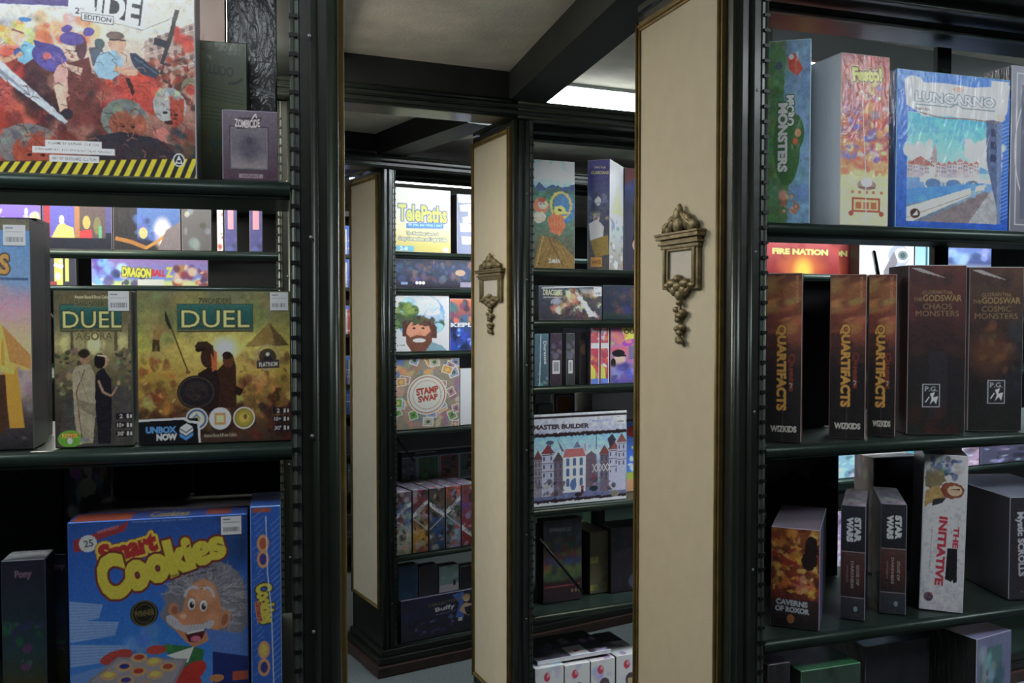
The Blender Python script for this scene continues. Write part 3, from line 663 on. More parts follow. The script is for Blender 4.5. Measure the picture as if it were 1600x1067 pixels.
put('game_box', L1, (350, 437, 172), .008, ZL[0], .05, c, 'small violet box with a window frame print, right of the red crowd box', group=GUL, sides={'edge': (110, 104, 115)}, m='wrap')

# --- wonder box, far left, middle shelf
c = Cv(-190, 338, 50, 697, (90, 120, 160)); c.vg([(0, (98, 92, 76)), (.045, (98, 92, 76)), (.05, (82, 124, 172)), (.28, (104, 132, 168)), (.38, (190, 120, 130)), (.45, (210, 140, 120)), (.55, (196, 160, 110)), (.72, (150, 130, 120)), (.86, (70, 60, 60)), (1, (36, 34, 38))])
c.dabs(-190, 440, 50, 520, 40, [(205, 130, 130), (190, 140, 140), (120, 130, 160), (215, 160, 120)], 22, .3, asp=.15, seed=5, rot=0)
c.poly([(-30, 500), (2, 502), (48, 550), (48, 572), (-40, 575)], (206, 158, 70)); c.poly([(2, 502), (48, 550), (48, 572), (14, 560)], (170, 118, 58))
c.rect(-190, 575, 50, 600, (150, 128, 130), .7); c.dabs(-190, 575, 50, 640, 40, [(170, 140, 120), (120, 104, 110), (140, 100, 90)], 12, .5, seed=6)
c.poly([(0, 530), (4, 522), (6, 570), (26, 572), (36, 664), (12, 664), (6, 600), (0, 600)], (200, 130, 40)); c.poly([(0, 565), (22, 572), (20, 580), (0, 576)], (220, 160, 70)); c.poly([(-20, 580), (6, 580), (10, 660), (-20, 690)], (70, 44, 30))
c.text('WONDERS', -160, 392, 16, 424, (176, 130, 64), 0, .04, out=[((70, 50, 40), 2)]); c.line([(-160, 430), (46, 431)], 4, (60, 84, 120)); c.ell(35, 680, 5, 3, (70, 66, 70)); c.noise(5)
o = put('game_box', L1, (-190, 50, 338), .012, ZL[1], .07, c, 'tall blue to orange box with pyramid and stone column at the left frame edge', group=GML, sides={'edge': (70, 72, 70), 'right': (34, 36, 36)}, m='gloss')
sticker(o, 6, 348, 42, 380, c)
c = Cv(-40, 340, 66, 700, (22, 24, 24))
put('game_box', L1, (-40, 60, 340), .09, ZL[1], .07, c, 'dark wrapped box close behind the blue and orange pyramid box', group=GML, sides={'edge': (80, 84, 84), 'right': (30, 32, 32)}, m='wrap')
# --- the two "duel" boxes
def bg_gold(c):
    c.vg([(0, (112, 112, 78)), (.15, (124, 124, 70)), (.35, (186, 166, 70)), (.55, (176, 140, 52)), (.75, (120, 84, 42)), (1, (60, 40, 34))])
def duel_head(c, x0, x1, y0, y1, tx0, tx1, ty0, ty1, wy):
    c.rect(x0-1, y0-1, x1+1, y1+4, (52, 56, 44)); c.vg([(0, (44, 92, 84)), (.5, (30, 78, 74)), (1, (36, 70, 66))], x0, y0, x1, y1)
    c.line([(x0-2, y1+1), (x1+2, y1+1)], 2, (96, 90, 52)); c.text('DUEL', tx0, ty0, tx1, ty1, (196, 180, 106), 0, .0, out=[((60, 50, 24), 1.6)])
    c.text('7WONDERS', (x0+x1)/2-26, wy, (x0+x1)/2+26, wy+9, (60, 62, 40), 0, .03, out=[((108, 106, 70), .7)])
def infos(c, x, ys):
    for y, t in zip(ys, ('2', '10+', '30\'')):
        c.rect(x-5, y-5, x+20, y+5, (34, 26, 34)); c.ell(x-5, y, 4, 5, (34, 26, 34)); c.text(t, x-6 if len(t) > 1 else x-2, y-3.2, x+(5 if len(t) > 1 else 3), y+3.2, (176, 168, 160)); c.ell(x+11, y-1.5, 1.8, 2, (176, 168, 160)); c.rect(x+9.5, y, x+12.6, y+3.5, (176, 168, 160)); c.ell(x+16.5, y-1, 1.5, 1.8, (176, 168, 160)); c.rect(x+15, y, x+18, y+3, (176, 168, 160))
c = Cv(83, 455, 206, 694, (90, 86, 56), R=1.1); c.vg([(0, (98, 88, 60)), (.2, (110, 100, 72)), (.33, (168, 156, 96)), (.42, (130, 118, 74)), (.6, (84, 76, 56)), (1, (46, 42, 38))])
for i, x in enumerate((100, 122, 146, 170, 192)): c.ell(x, 536, 7, 14, (206, 196, 120) if i % 2 == 0 else (150, 140, 90), .8, soft=.4); c.rect(x+8, 505, x+13, 546, (90, 80, 56))
c.ell(146, 536, 13, 12, (228, 222, 150), .9, soft=.5)
c.dabs(85, 546, 122, 610, 70, [(100, 92, 66), (140, 130, 92), (60, 56, 44), (120, 100, 76)], 5, .8, seed=8); c.dabs(180, 546, 206, 610, 50, [(96, 88, 64), (132, 120, 86), (58, 54, 44)], 5, .8, seed=9)
c.poly([(85, 694), (100, 612), (200, 600), (206, 694)], (70, 66, 62)); c.dabs(88, 620, 204, 690, 24, [(84, 78, 72), (60, 56, 54)], 16, .4, asp=.2, seed=10, rot=10)
c.poly([(110, 580), (116, 570), (138, 566), (146, 582), (146, 640), (142, 688), (116, 690), (112, 630)], (160, 148, 118)); c.line([(130, 574), (116, 610), (124, 680)], 1.6, (120, 56, 44)); c.line([(120, 576), (140, 640)], 1.2, (120, 110, 86)); c.ell(130, 556, 8, 12, (150, 112, 84)); c.ell(129, 550, 9, 7, (44, 36, 30)); c.poly([(116, 620), (144, 628), (150, 650), (118, 634)], (130, 118, 92))
c.poly([(148, 580), (160, 572), (172, 590), (172, 640), (170, 690), (150, 690), (146, 620)], (30, 28, 36)); c.ell(160, 562, 8, 11, (166, 128, 98)); c.ell(154, 562, 9, 12, (30, 24, 24)); c.line([(150, 553), (166, 555)], 2.4, (180, 170, 140)); c.line([(152, 592), (158, 610), (172, 616), (182, 602)], 3.4, (160, 124, 94)); c.ell(184, 596, 3, 4, (165, 130, 100))
c.warp(.35, 5); c.a *= .88
duel_head(c, 93, 190, 476, 513, 97, 190, 486, 511, 470); c.text('AGORA', 116, 517, 176, 530, (84, 74, 44), 0, .02, out=[((150, 140, 92), .7)]); c.text('Antoine Bauza & Bruno Cathala', 116, 461, 172, 466, (180, 170, 130))
infos(c, 187, (648, 662, 675)); c.ell(105, 681, 19, 13, (90, 150, 44)); c.ell(105, 676, 14, 4, (160, 80, 40)); c.text('REPOS', 93, 673, 117, 679, (214, 180, 60)); c.ell(105, 684, 4, 5, (205, 205, 200)); c.rect(122, 680, 136, 686, (110, 112, 120)); c.noise(5, 1.6)
o = put('game_box', L1, (83, 206, 455), .012, ZL[1], .05, c, 'narrow olive box with two figures in robes and teal title band', group=GML, sides={'edge': (60, 64, 58), 'right': (110, 120, 120)})
sticker(o, 169, 456, 202, 486, c)
c = Cv(213, 455, 454, 687, (100, 80, 40), R=1.1); bg_gold(c)
c.ell(355, 536, 60, 26, (216, 196, 90), .6, soft=.7); c.ell(347, 543, 15, 15, (226, 214, 170), .9, soft=.5)
c.poly([(380, 540), (420, 502), (452, 538)], (140, 110, 52)); c.poly([(420, 502), (452, 538), (430, 540)], (100, 78, 44)); c.dabs(213, 455, 300, 540, 30, [(130, 136, 74), (110, 120, 70), (160, 150, 70)], 20, .35, seed=11); c.dabs(380, 455, 454, 500, 16, [(130, 134, 76), (120, 122, 74)], 18, .35, seed=12)
c.person(241, 546, 40, (150, 120, 60), (150, 112, 60), lean=.1); c.line([(246, 514), (250, 504)], 2, (150, 112, 60)); c.ell(240, 552, 24, 6, (170, 140, 70), .8)
c.dabs(215, 560, 270, 640, 50, [(190, 140, 50), (150, 90, 44), (120, 60, 34), (206, 170, 80)], 8, .6, seed=13); c.dabs(370, 550, 454, 650, 90, [(190, 140, 56), (150, 100, 46), (110, 66, 36), (206, 170, 80), (80, 44, 30)], 8, .6, asp=.3, seed=14); c.dabs(215, 630, 454, 687, 70, [(60, 30, 28), (90, 40, 32), (44, 28, 30)], 10, .7, seed=15)
c.dabs(420, 600, 436, 640, 12, [(80, 46, 30)], 5, .9, seed=19)
c.warp(.5, 5)
c.ell(345, 560, 70, 22, (214, 186, 96), .45, soft=.8); c.ell(349, 543, 17, 15, (236, 228, 190), .95, soft=.6)
# warriors
c.line([(256, 486), (291, 580)], 2, (60, 44, 26)); c.poly([(255, 484), (259, 490), (266, 512), (262, 512), (256, 500)], (40, 44, 36))
c.poly([(352, 560), (362, 556), (366, 570), (366, 634), (330, 634), (332, 580)], (60, 34, 24)); c.ell(354, 560, 9, 12, (96, 52, 34)); c.ell(352, 553, 8, 6, (46, 28, 22)); c.poly([(366, 600), (378, 606), (372, 616), (362, 612)], (40, 26, 22))
c.poly([(306, 580), (324, 570), (336, 576), (340, 600), (336, 640), (300, 640)], (40, 26, 24)); c.ell(322, 556, 12, 16, (60, 34, 24)); c.poly([(326, 540), (336, 548), (336, 574), (328, 578)], (196, 90, 50)); c.ell(311, 540, 10, 6, (36, 26, 22), 1, -35)
c.poly([(300, 540), (306, 532), (320, 531), (330, 538), (332, 560), (326, 548), (316, 541)], (58, 40, 28)); c.ell(290, 578, 4, 3, (120, 80, 50)); c.ell(303, 609, 30, 26, (36, 30, 34)); c.ring(303, 609, 27, 1.6, (74, 60, 50), ry=23); c.ell(303, 607, 18, 15, (50, 42, 42)); c.dabs(292, 598, 314, 618, 10, [(70, 56, 46), (38, 30, 32)], 5, .7, seed=16)
c.a *= .88
duel_head(c, 275, 393, 475, 513, 281, 388, 484, 510, 465)
# badges
for i, (x, col_) in enumerate(((303, (196, 176, 150)), (340, (205, 200, 190)), (378, (150, 130, 40)))):
    c.ell(x, 650, 17.4, 17, (206, 200, 190)); c.ell(x, 650, 15.6, 15.2, (60, 84, 120) if i == 0 else (210, 206, 196) if i == 1 else (130, 114, 44)); c.ell(x, 650, 12, 11.6, col_)
c.poly([(303, 641), (309, 648), (306, 657), (299, 657), (296, 648)], (84, 110, 150)); c.ell(303, 650, 4, 4, (196, 160, 60)); c.rect(331, 641, 349, 660, (170, 120, 70)); c.rect(334, 645, 346, 656, (206, 176, 120)); c.ell(378, 650, 8, 7, (176, 150, 60)); c.ell(380, 648, 3, 4, (90, 76, 30))
c.ring(417, 557, 19, 3, (150, 128, 90)); c.ell(417, 556, 14, 13, (60, 50, 40)); c.poly([(408, 564), (417, 546), (426, 564)], (34, 30, 34)); c.ell(417, 552, 3, 3, (200, 190, 160)); c.poly([(399, 562), (436, 560), (436, 573), (399, 574)], (52, 44, 44)); c.text('PLATINUM', 403, 564, 433, 571, (180, 172, 160), -2, .02)
infos(c, 433, (640, 653, 667)); c.poly([(213, 651), (305, 648), (308, 687), (213, 688)], (18, 18, 22)); c.poly([(213, 649), (284, 647), (292, 652), (307, 654), (309, 688), (306, 688), (304, 657), (290, 655), (282, 650), (213, 652)], (220, 220, 220))
c.text('UNBOX', 224, 660, 271, 670, (70, 130, 200), 0, .05); c.text('NOW', 240, 671, 272, 681, (220, 224, 230), 0, .05)
c.poly([(276, 663), (287, 656), (297, 662), (286, 669)], (226, 228, 232)); c.poly([(276, 665), (286, 671), (286, 675), (276, 669)], (190, 196, 205)); c.poly([(286, 671), (297, 664), (297, 668), (286, 675)], (206, 210, 216)); c.poly([(276, 671), (286, 677), (297, 670), (297, 675), (286, 682), (276, 676)], (60, 120, 196)); c.text('Antoine Bauza & Bruno Cathala', 314, 673, 366, 678, (150, 140, 120)); c.noise(5, 1.6)
o = put('game_box', L1, (213, 454, 455), .012, ZL[1], .05, c, 'square golden box with two warriors, one with crested helmet and spear, under a teal title', group=GML, sides={'edge': (60, 62, 52), 'right': (50, 50, 44)})
sticker(o, 421, 457, 450, 485, c)

# --- lower shelf: blue scientist box
c = Cv(107, 812, 388, 1090, (40, 90, 190)); c.vg([(0, (34, 72, 150)), (.3, (36, 92, 190)), (.6, (40, 110, 205)), (1, (60, 130, 214))])
c.dabs(330, 812, 388, 880, 10, [(24, 50, 100), (30, 60, 120)], 30, .35, seed=1)
for y, x1 in ((937, 158), (965, 182), (1002, 200)): # paper stacks
    c.poly([(107, y-8), (x1, y), (x1-6, y+20), (107, y+26)], (120, 156, 214)); 
    for k in range(6): c.line([(107, y-4+k*5), (x1-4, y+2+k*3.4)], 1, (84, 124, 196))
c.poly([(107, 1040), (170, 1028), (190, 1067), (107, 1090)], (90, 134, 205))
c.poly([(115, 838), (190, 818), (200, 812), (194, 828), (150, 840), (150, 852), (115, 856)], (150, 44, 52)); c.text('ANNIVERSARY', 150, 822, 185, 827, (190, 110, 110), -13)
for k in range(16):
    a = k*math.pi/8; c.ell(137+11*math.cos(a), 844+10*math.sin(a), 3, 3, (190, 190, 190))
c.ell(137, 844, 11, 10.5, (190, 190, 190)); c.text('25', 130.5, 838.5, 145, 849, (64, 64, 66), -8, .02)
c.text('Tous les jours devenir brillant', 204, 814, 300, 817, (110, 140, 200))
c.ell(222, 955, 22, 20, (30, 28, 24)); c.ring(222, 955, 19, 1.5, (110, 92, 44)); c.ring(222, 955, 14, 1, (90, 78, 40)); c.text('WINNER', 206, 950, 238, 959, (110, 94, 50), -4, .03)
c.dabs(195, 975, 245, 1015, 14, [(110, 150, 214), (90, 136, 208)], 12, .35, asp=.4, seed=5)
# scientist: hair, face, moustache, arms with oven mitts
c.poly([(246, 960), (256, 940), (250, 932), (262, 924), (258, 912), (272, 906), (276, 892), (296, 892), (310, 880), (334, 880), (356, 888), (372, 900), (384, 924), (388, 950), (388, 985), (376, 1000), (358, 1006), (344, 996), (300, 1000), (262, 980)], (112, 110, 120))
R = random.Random(21)
for k in range(320):
    t = R.uniform(-2.9, .9); r0 = R.uniform(18, 48); r1 = r0+R.uniform(8, 24); a0 = t+R.uniform(-.12, .12); g = R.choice((96, 120, 138, 152, 164))
    X, Y = 318, 944; P_ = [(X+1.25*r0*math.cos(t), Y+r0*math.sin(t)*1.05), (X+1.25*(r0+r1)/2*math.cos((t+a0)/2+.08), Y+(r0+r1)/2*math.sin((t+a0)/2+.08)*1.05), (X+1.25*r1*math.cos(a0), Y+r1*math.sin(a0)*1.0)]
    c.line(P_, R.uniform(.7, 1.8), (g, g-2, g+7), .75)
F_ = [(286, 940), (291, 926), (300, 914), (318, 908), (333, 918), (342, 938), (346, 962), (343, 986), (330, 1000), (316, 1008), (300, 1013), (287, 1003), (272, 986), (262, 974), (268, 962), (282, 956)]
c.poly(F_, (190, 120, 80)); c.ell(316, 930, 20, 18, (206, 144, 102), .8, soft=.3); c.ell(330, 975, 12, 14, (206, 140, 100), .7, soft=.4); c.ell(268, 952, 8.5, 10, (186, 118, 82)); c.ell(270, 953, 5, 6, (150, 84, 60)); c.ell(350, 973, 9, 15, (190, 122, 84), 1, 20); c.ell(350, 974, 5, 9, (150, 86, 62), 1, 20)
for y in (918, 923): c.line([(304, y+2), (314, y), (326, y+3)], .9, (150, 90, 64))
for ex, ey in ((297, 946), (316, 950)): c.ell(ex, ey, 7.2, 10, (150, 92, 66)); c.ell(ex, ey, 6.2, 9, (216, 214, 214)); c.ell(ex+.5, ey+1.5, 4, 5.4, (84, 50, 34)); c.ell(ex+.5, ey+1.5, 2.2, 3.2, (24, 20, 20)); c.ell(ex+2, ey-1, 1.3, 1.5, (245, 245, 245))
c.line([(286, 934), (290, 924), (300, 919), (309, 923)], 4.6, (178, 174, 180)); c.line([(316, 924), (324, 922), (332, 930), (333, 938)], 4.6, (178, 174, 180))
c.poly([(256, 962), (264, 960), (278, 970), (296, 978), (316, 978), (328, 972), (334, 976), (328, 985), (310, 991), (290, 990), (270, 982), (258, 972)], (178, 174, 180)); 
for k in range(14): c.line([(262+k*5, 964+k*1.2-(k > 9)*(k-9)*2), (260+k*5, 974+k*1.4-(k > 9)*(k-9)*2)], .8, (140, 136, 146))
c.ell(288, 968, 13, 10, (206, 130, 92), 1, 12); c.ell(296, 964, 8, 8, (196, 122, 86)); c.ell(284, 964, 5, 3.4, (228, 168, 134)); c.poly([(286, 991), (320, 985), (314, 1000), (304, 1006), (292, 1004)], (84, 24, 32)); c.ell(303, 1000, 8, 4.6, (200, 96, 126)); c.line([(289, 991), (317, 987)], 2.4, (220, 220, 216))
c.poly([(252, 1012), (262, 1006), (300, 1012), (316, 1018), (312, 1048), (280, 1044)], (44, 110, 60)); c.poly([(256, 1022), (300, 1012), (290, 1036)], (206, 210, 200)); c.poly([(230, 1010), (262, 1004), (268, 1014), (240, 1020)], (60, 130, 70)); c.ell(240, 1012, 16, 7, (186, 60, 50)); c.ell(178, 1018, 26, 10, (180, 60, 52), 1, -12); c.ell(296, 1052, 26, 14, (190, 44, 36), 1, -30); c.ell(290, 1070, 22, 20, (186, 44, 36))
c.text('Smart', 152, 838, 244, 870, (178, 40, 40), -12, .07, out=[((214, 186, 60), 4), ((120, 40, 40), 5.2)]); c.text('Cookies', 148, 846, 354, 908, (206, 190, 52), -14, .075, out=[((120, 44, 36), 3.6)], grow=-.45)
c.text('Exercising your brain', 262, 893, 332, 898, (24, 34, 60), -10); c.text('the right way', 288, 897, 340, 902, (24, 34, 60), -10)
# tray with biscuits
c.poly([(132, 1052), (180, 1018), (290, 1030), (262, 1080), (180, 1090)], (128, 122, 130)); c.poly([(138, 1053), (182, 1022), (284, 1032), (258, 1078), (180, 1086)], (146, 140, 148))
for x, y, b in ((190, 1034, (44, 44, 130)), (213, 1022, (170, 50, 36)), (236, 1030, (206, 190, 80)), (212, 1043, (180, 50, 36)), (238, 1050, (206, 190, 80)), (192, 1055, (60, 50, 130)), (166, 1045, (206, 190, 80)), (258, 1040, (170, 60, 40)), (222, 1066, (170, 50, 36))):
    c.ell(x, y, 13, 7, (196, 150, 96)); c.ell(x, y-1, 8, 4, b)
c.poly([(330, 1022), (388, 1034), (388, 1090), (330, 1090)], (24, 40, 110)); c.ell(336, 1064, 12, 6, (190, 120, 70)); c.rect(362, 1056, 388, 1070, (170, 70, 50)); c.poly([(318, 985), (388, 1000), (388, 1034), (330, 1022)], (70, 110, 190)); c.noise(5, 1.6)
top = Cv(0, 0, 100, 12, (36, 84, 180)); top.rect(2, 2, 34, 12, (190, 80, 50)); top.text('Cookies', 44, 3, 66, 10, (190, 170, 60)); top.rect(76, 2, 90, 10, (170, 70, 60))
o = put('game_box', L1, (107, 388, 818), .012, ZL[2], .055, c, 'blue box with a grey-haired cartoon scientist holding a tray of biscuits', group=GLL, sides={'edge': (60, 110, 200), 'right': (44, 84, 170), 'top': top, 'left': (40, 80, 160)}, yref=950, m='wrap', gain=1.45)  # lower gain darkens the whole print in place of light falloff
sticker(o, 345, 815, 378, 843, c, gain=1.5)
c = Cv(391, 795, 440, 1090, (36, 84, 180)); c.rect(394, 797, 424, 804, (160, 74, 60))
for k in range(26): c.line([(393+k % 5*2, 812+k*10), (412, 800+k*10)], .8, (150, 176, 220), .6); c.line([(424, 825+k*10), (440, 812+k*10)], .9, (160, 184, 225), .6)
for y, b in ((853, (170, 80, 50)), (878, (60, 50, 130)), (1022, (196, 176, 70)), (1050, (50, 50, 130))): c.ell(411, y, 10, 14, (200, 140, 90)); c.ell(411, y, 6, 9, b)
c.text('Cookies', 383, 934, 447, 962, (200, 186, 60), 82, .07, out=[((60, 44, 50), 2)]); c.text('Smart', 388, 956, 420, 966, (170, 60, 50), 82, .06, out=[((190, 150, 90), 1)]); c.line([(416, 810), (418, 900), (424, 960), (427, 1080)], 1.4, (190, 205, 230)); c.noise(5)
put('game_box', L1, (392, 440, 793), .004, ZL[2], .10, c, 'blue box standing spine out beside the blue scientist box', group=GLL, sides={'edge': (120, 160, 220), 'top': (50, 90, 170)}, yref=950, m='wrap', gain=1.45)  # print darkened by the same low gain, for the dimmer light down here
def pony_box(x0, x1, yt, v, lab, s):
    c = Cv(x0, yt, x1, 1090, (30, 34, 48)); w = x1-x0; m = (x0+x1)/2; c.vg([(0, (34, 30, 50)), (.35, (30, 44, 54)), (.6, (34, 60, 66)), (.85, (60, 60, 34)), (1, (50, 48, 30))]); c.text('Pony', m-14, yt+14, m+14, yt+28, (110, 84, 104), 0, .05)
    c.dabs(x0+6, yt+85, x1-6, yt+125, 16, [(40, 50, 90), (64, 44, 100), (36, 84, 60)], 9, .8, seed=s); c.dabs(m-10, yt+120, m+10, yt+160, 8, [(90, 50, 110), (50, 110, 100)], 7, .8, seed=s+1); c.noise(3)
    put('game_box', L1, (x0, x1, yt), v, ZL[2], .05, c, lab, group=GLL, sides={'edge': (60, 66, 76)}, yref=950, m='wrap', gain=1.4)
pony_box(2, 72, 878, .03, 'dark teal and violet cartoon box, left of the two beside the blue scientist box', 4)
pony_box(74, 105, 868, .10, 'dark teal and violet cartoon box, partly behind the blue scientist box', 8)
# stack of flat dark boxes behind, and the box end whose print is brightened for the light on it
for k, (x0, x1, yt) in enumerate(((130, 402, 792), (142, 408, 774), (150, 398, 757))):
    zz = ZL[2]+.20+k*.022
zb = ZL[2]
for k, h in enumerate((.045, .04, .04, .035, .028, .022, .02)):
    pal = [(44, 42, 46), (34, 40, 44), (60, 50, 48)][k % 3]
    u0 = L1.hit(132+5*(k % 3), 780, .13)[0]; w = L1.hit(400, 780, .13)[0]-u0; o = printed_box('game_box', w, .14, h-.0005, pal, {'right': pal, 'top': tuple(p+8 for p in pal), 'edge': (70, 72, 78)}, .7, 'print'); p = L1.world(u0, .13, zb+.0012); o.location = p; o.rotation_euler = (0, 0, L1.a)
    tag(o, 'flat dark box in a stack behind the blue scientist box, ' + ['lowest', 'second from the bottom', 'third from the bottom', 'middle', 'third from the top', 'second from the top', 'topmost'][k], 'board game', 'stack of flat dark boxes'); zb += h
c = Cv(106, 720, 168, 769, (120, 96, 90)); c.dabs(106, 720, 168, 769, 30, [(190, 180, 170), (206, 160, 140), (40, 44, 70), (110, 60, 140), (60, 40, 40), (90, 100, 120)], 12, .9, seed=6); c.ell(136, 742, 14, 9, (200, 140, 120)); c.ell(146, 756, 16, 8, (30, 34, 40)); c.ell(118, 726, 8, 6, (140, 70, 160))
put('game_box', L1, (100, 172, 712), .285, ZL[2], .045, Cv(100, 712, 172, 880, (24, 24, 28), R=1.3).rect(108, 722, 168, 770, (120, 96, 90)).dabs(108, 722, 168, 768, 34, [(190, 180, 170), (206, 160, 140), (40, 44, 70), (110, 60, 140), (60, 40, 40), (90, 100, 120)], 10, .9, seed=6).ell(136, 742, 14, 9, (200, 140, 120)).ell(146, 756, 16, 8, (30, 34, 40)).ell(118, 728, 8, 6, (140, 70, 160)), 'dark box with a bright picture panel, at the back of the lower left shelf', group=GLL, yref=760, gain=3)  # raised gain brightens the print in place of light from behind
for x0, x1, yt, lab in ((-140, 98, 714, 'black box with faint dull lettering at the back of the lower left shelf'), (176, 300, 716, 'added black filler box at the back, right of the bright picture panel box'), (303, 438, 722, 'added black filler box at the back of the lower left shelf beside the post')):
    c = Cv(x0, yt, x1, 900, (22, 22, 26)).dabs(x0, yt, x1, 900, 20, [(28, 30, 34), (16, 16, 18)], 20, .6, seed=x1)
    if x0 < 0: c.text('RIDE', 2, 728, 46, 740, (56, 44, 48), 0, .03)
    put('game_box', L1, (x0, x1, yt), .285, ZL[2], .045, c, lab, group=GLL, yref=760, gain=1.0, m='print', colr=(20, 20, 22))  # the two unlettered boxes are added; their black stands for deep shade
# ================================================================== RIGHT BANK, near
GU = 'game boxes on the top shelf of the near right bank'; GM = 'game boxes on the middle shelf of the near right bank'; GB = 'game boxes on the low shelf of the near right bank'
# green-blue spine, title running down
c = Cv(1195, 66, 1266, 331, (92, 130, 160), R=1.2); c.poly([(1195, 66), (1225, 66), (1222, 150), (1238, 190), (1232, 250), (1228, 331), (1195, 331)], (72, 112, 66)); c.dabs(1195, 66, 1228, 331, 60, [(60, 98, 56), (84, 124, 74), (70, 116, 90)], 11, .5, seed=2); c.dabs(1228, 66, 1266, 331, 40, [(84, 122, 158), (104, 140, 170), (80, 112, 140)], 12, .4, seed=3)
c.warp(.8, 5); c.ell(1228, 218, 22, 58, (48, 92, 46)); c.ell(1240, 200, 16, 28, (48, 92, 46)); c.text('MICRO', 1211, 161, 1255, 174, (190, 200, 185), 90, .05, out=[((40, 70, 44), 1.6)]); c.text('MONSTERS', 1171, 198, 1271, 214, (196, 206, 190), 90, .05, out=[((40, 76, 44), 2)])
c.poly([(1228, 90), (1240, 84), (1254, 108), (1244, 118), (1230, 108)], (170, 60, 44)); c.ell(1234, 90, 4, 4, (200, 200, 196)); c.ell(1214, 102, 6, 6, (60, 74, 96)); c.ell(1246, 200, 5, 6, (170, 120, 80)); c.ell(1242, 212, 4, 5, (196, 80, 50)); c.dabs(1218, 288, 1246, 318, 16, [(170, 90, 60), (150, 100, 70), (190, 150, 110)], 6, .8, seed=5); c.noise(4)
put('game_box', B1, (1197, 1266, 66), .045, Z1[0], .12, c, 'narrow green and blue spine with small red monster and title running down', group=GU, sides={'edge': (150, 165, 170), 'right': (140, 150, 160), 'top': (110, 125, 130)}, m='wrap', yref=250, yaw=-34)
# red and yellow spine
c = Cv(1313, 82, 1389, 337, (150, 60, 50), R=1.2); c.vg([(0, (130, 40, 40)), (.1, (150, 60, 50)), (.4, (136, 60, 70)), (.62, (190, 110, 66)), (.72, (214, 190, 128)), (1, (216, 196, 140))])
c.dabs(1313, 82, 1389, 170, 50, [(120, 34, 40), (170, 76, 50), (150, 50, 60)], 12, .5, seed=2); c.dabs(1313, 160, 1389, 245, 110, [(120, 90, 150), (206, 150, 80), (190, 90, 60), (96, 84, 150), (205, 180, 150), (150, 50, 60)], 8, .85, seed=3); c.dabs(1318, 238, 1385, 260, 26, [(190, 90, 60), (206, 130, 80)], 7, .8, seed=4)
c.warp(.5, 4); c.text('Festo!', 1330, 100, 1376, 121, (205, 176, 70), -4, .05, out=[((90, 40, 36), 2.4), ((190, 170, 110), 3.2)]); c.dabs(1340, 122, 1378, 146, 16, [(206, 150, 70), (120, 100, 140), (205, 180, 120)], 6, .9, seed=7)
c.ell(1354, 276, 15, 8, (140, 110, 100)); c.ell(1354, 272, 9, 7, (206, 196, 170)); c.line([(1341, 280), (1368, 280)], 2, (96, 70, 66)); 
for x in (1332, 1343, 1354, 1365, 1378): c.ell(x, 287, 2.6, 2.6, (160, 90, 60))
c.rect(1331, 295, 1376, 317, (150, 60, 44)); c.rect(1334, 298, 1373, 314, (206, 160, 110)); 
for x in (1337, 1349, 1361): c.rect(x, 302, x+9, 312, (160, 84, 50))
c.ell(1330, 319, 4, 4, (150, 60, 44)); c.ell(1378, 319, 4, 4, (150, 60, 44)); c.line([(1348, 84), (1346, 150), (1352, 250), (1354, 330)], 1, (190, 180, 180)); c.noise(4)
put('game_box', B1, (1313, 1389, 82), .012, Z1[0], .27, c, 'narrow red to cream spine with yellow title at its top', group=GU, sides={'edge': (190, 160, 150), 'left': (205, 205, 210), 'top': (150, 90, 90)}, m='wrap', yref=250)  # left side coloured white for the lamp glare on it
# blue box with a river town and a parchment title
c = Cv(1400, 107, 1577, 347, (50, 90, 170), R=1.25); c.vg([(0, (60, 110, 190)), (1, (26, 70, 165))]); c.vg([(0, (60, 150, 205)), (.45, (130, 190, 215)), (.62, (160, 196, 205)), (.7, (110, 140, 165)), (1, (90, 100, 120))], 1416, 170, 1564, 337)
c.dabs(1416, 218, 1450, 240, 26, [(206, 214, 214), (196, 208, 214)], 8, .9, seed=2); c.dabs(1510, 212, 1562, 250, 50, [(206, 214, 214), (190, 206, 214), (210, 216, 212)], 10, .9, seed=3); c.poly([(1490, 258), (1530, 248), (1562, 258)], (90, 140, 190))
R = random.Random(3)
for i in range(13):
    x = 1416+i*8.6; h = R.uniform(14, 26); c.rect(x, 266-h, x+9, 270, R.choice([(176, 160, 160), (186, 172, 166), (160, 150, 158)])); c.poly([(x-1, 266-h), (x+4.5, 260-h), (x+10, 266-h)], (160, 100, 90))
    for k in range(2): c.rect(x+2, 268-h+k*6, x+3.6, 271-h+k*6, (100, 96, 110)); c.rect(x+5.6, 268-h+k*6, x+7, 271-h+k*6, (100, 96, 110))
c.poly([(1454, 246), (1454, 230), (1458, 214), (1462, 230), (1462, 246)], (150, 130, 130)); c.poly([(1416, 250), (1436, 236), (1458, 250)], (150, 90, 84))
c.rect(1416, 270, 1562, 288, (90, 130, 180)); c.poly([(1436, 268), (1548, 266), (1548, 274), (1436, 276)], (196, 184, 170))
for x in (1456, 1488, 1518): c.ell(x, 278, 13, 9, (70, 104, 150)); c.ring(x, 278, 13, 2, (186, 172, 160), ry=9)
c.poly([(1416, 288), (1540, 272), (1500, 290), (1416, 312)], (60, 120, 190)); c.poly([(1416, 316), (1530, 276), (1540, 276), (1536, 284), (1425, 337), (1416, 337)], (206, 196, 168)); c.line([(1416, 332), (1534, 284)], 1.4, (130, 118, 110)); 
c.poly([(1440, 337), (1538, 286), (1548, 290), (1512, 337)], (112, 100, 104)); c.poly([(1512, 337), (1548, 284), (1560, 280), (1562, 337)], (140, 140, 144)); c.poly([(1538, 172), (1562, 168), (1562, 330), (1552, 290), (1540, 240)], (70, 84, 120)); 
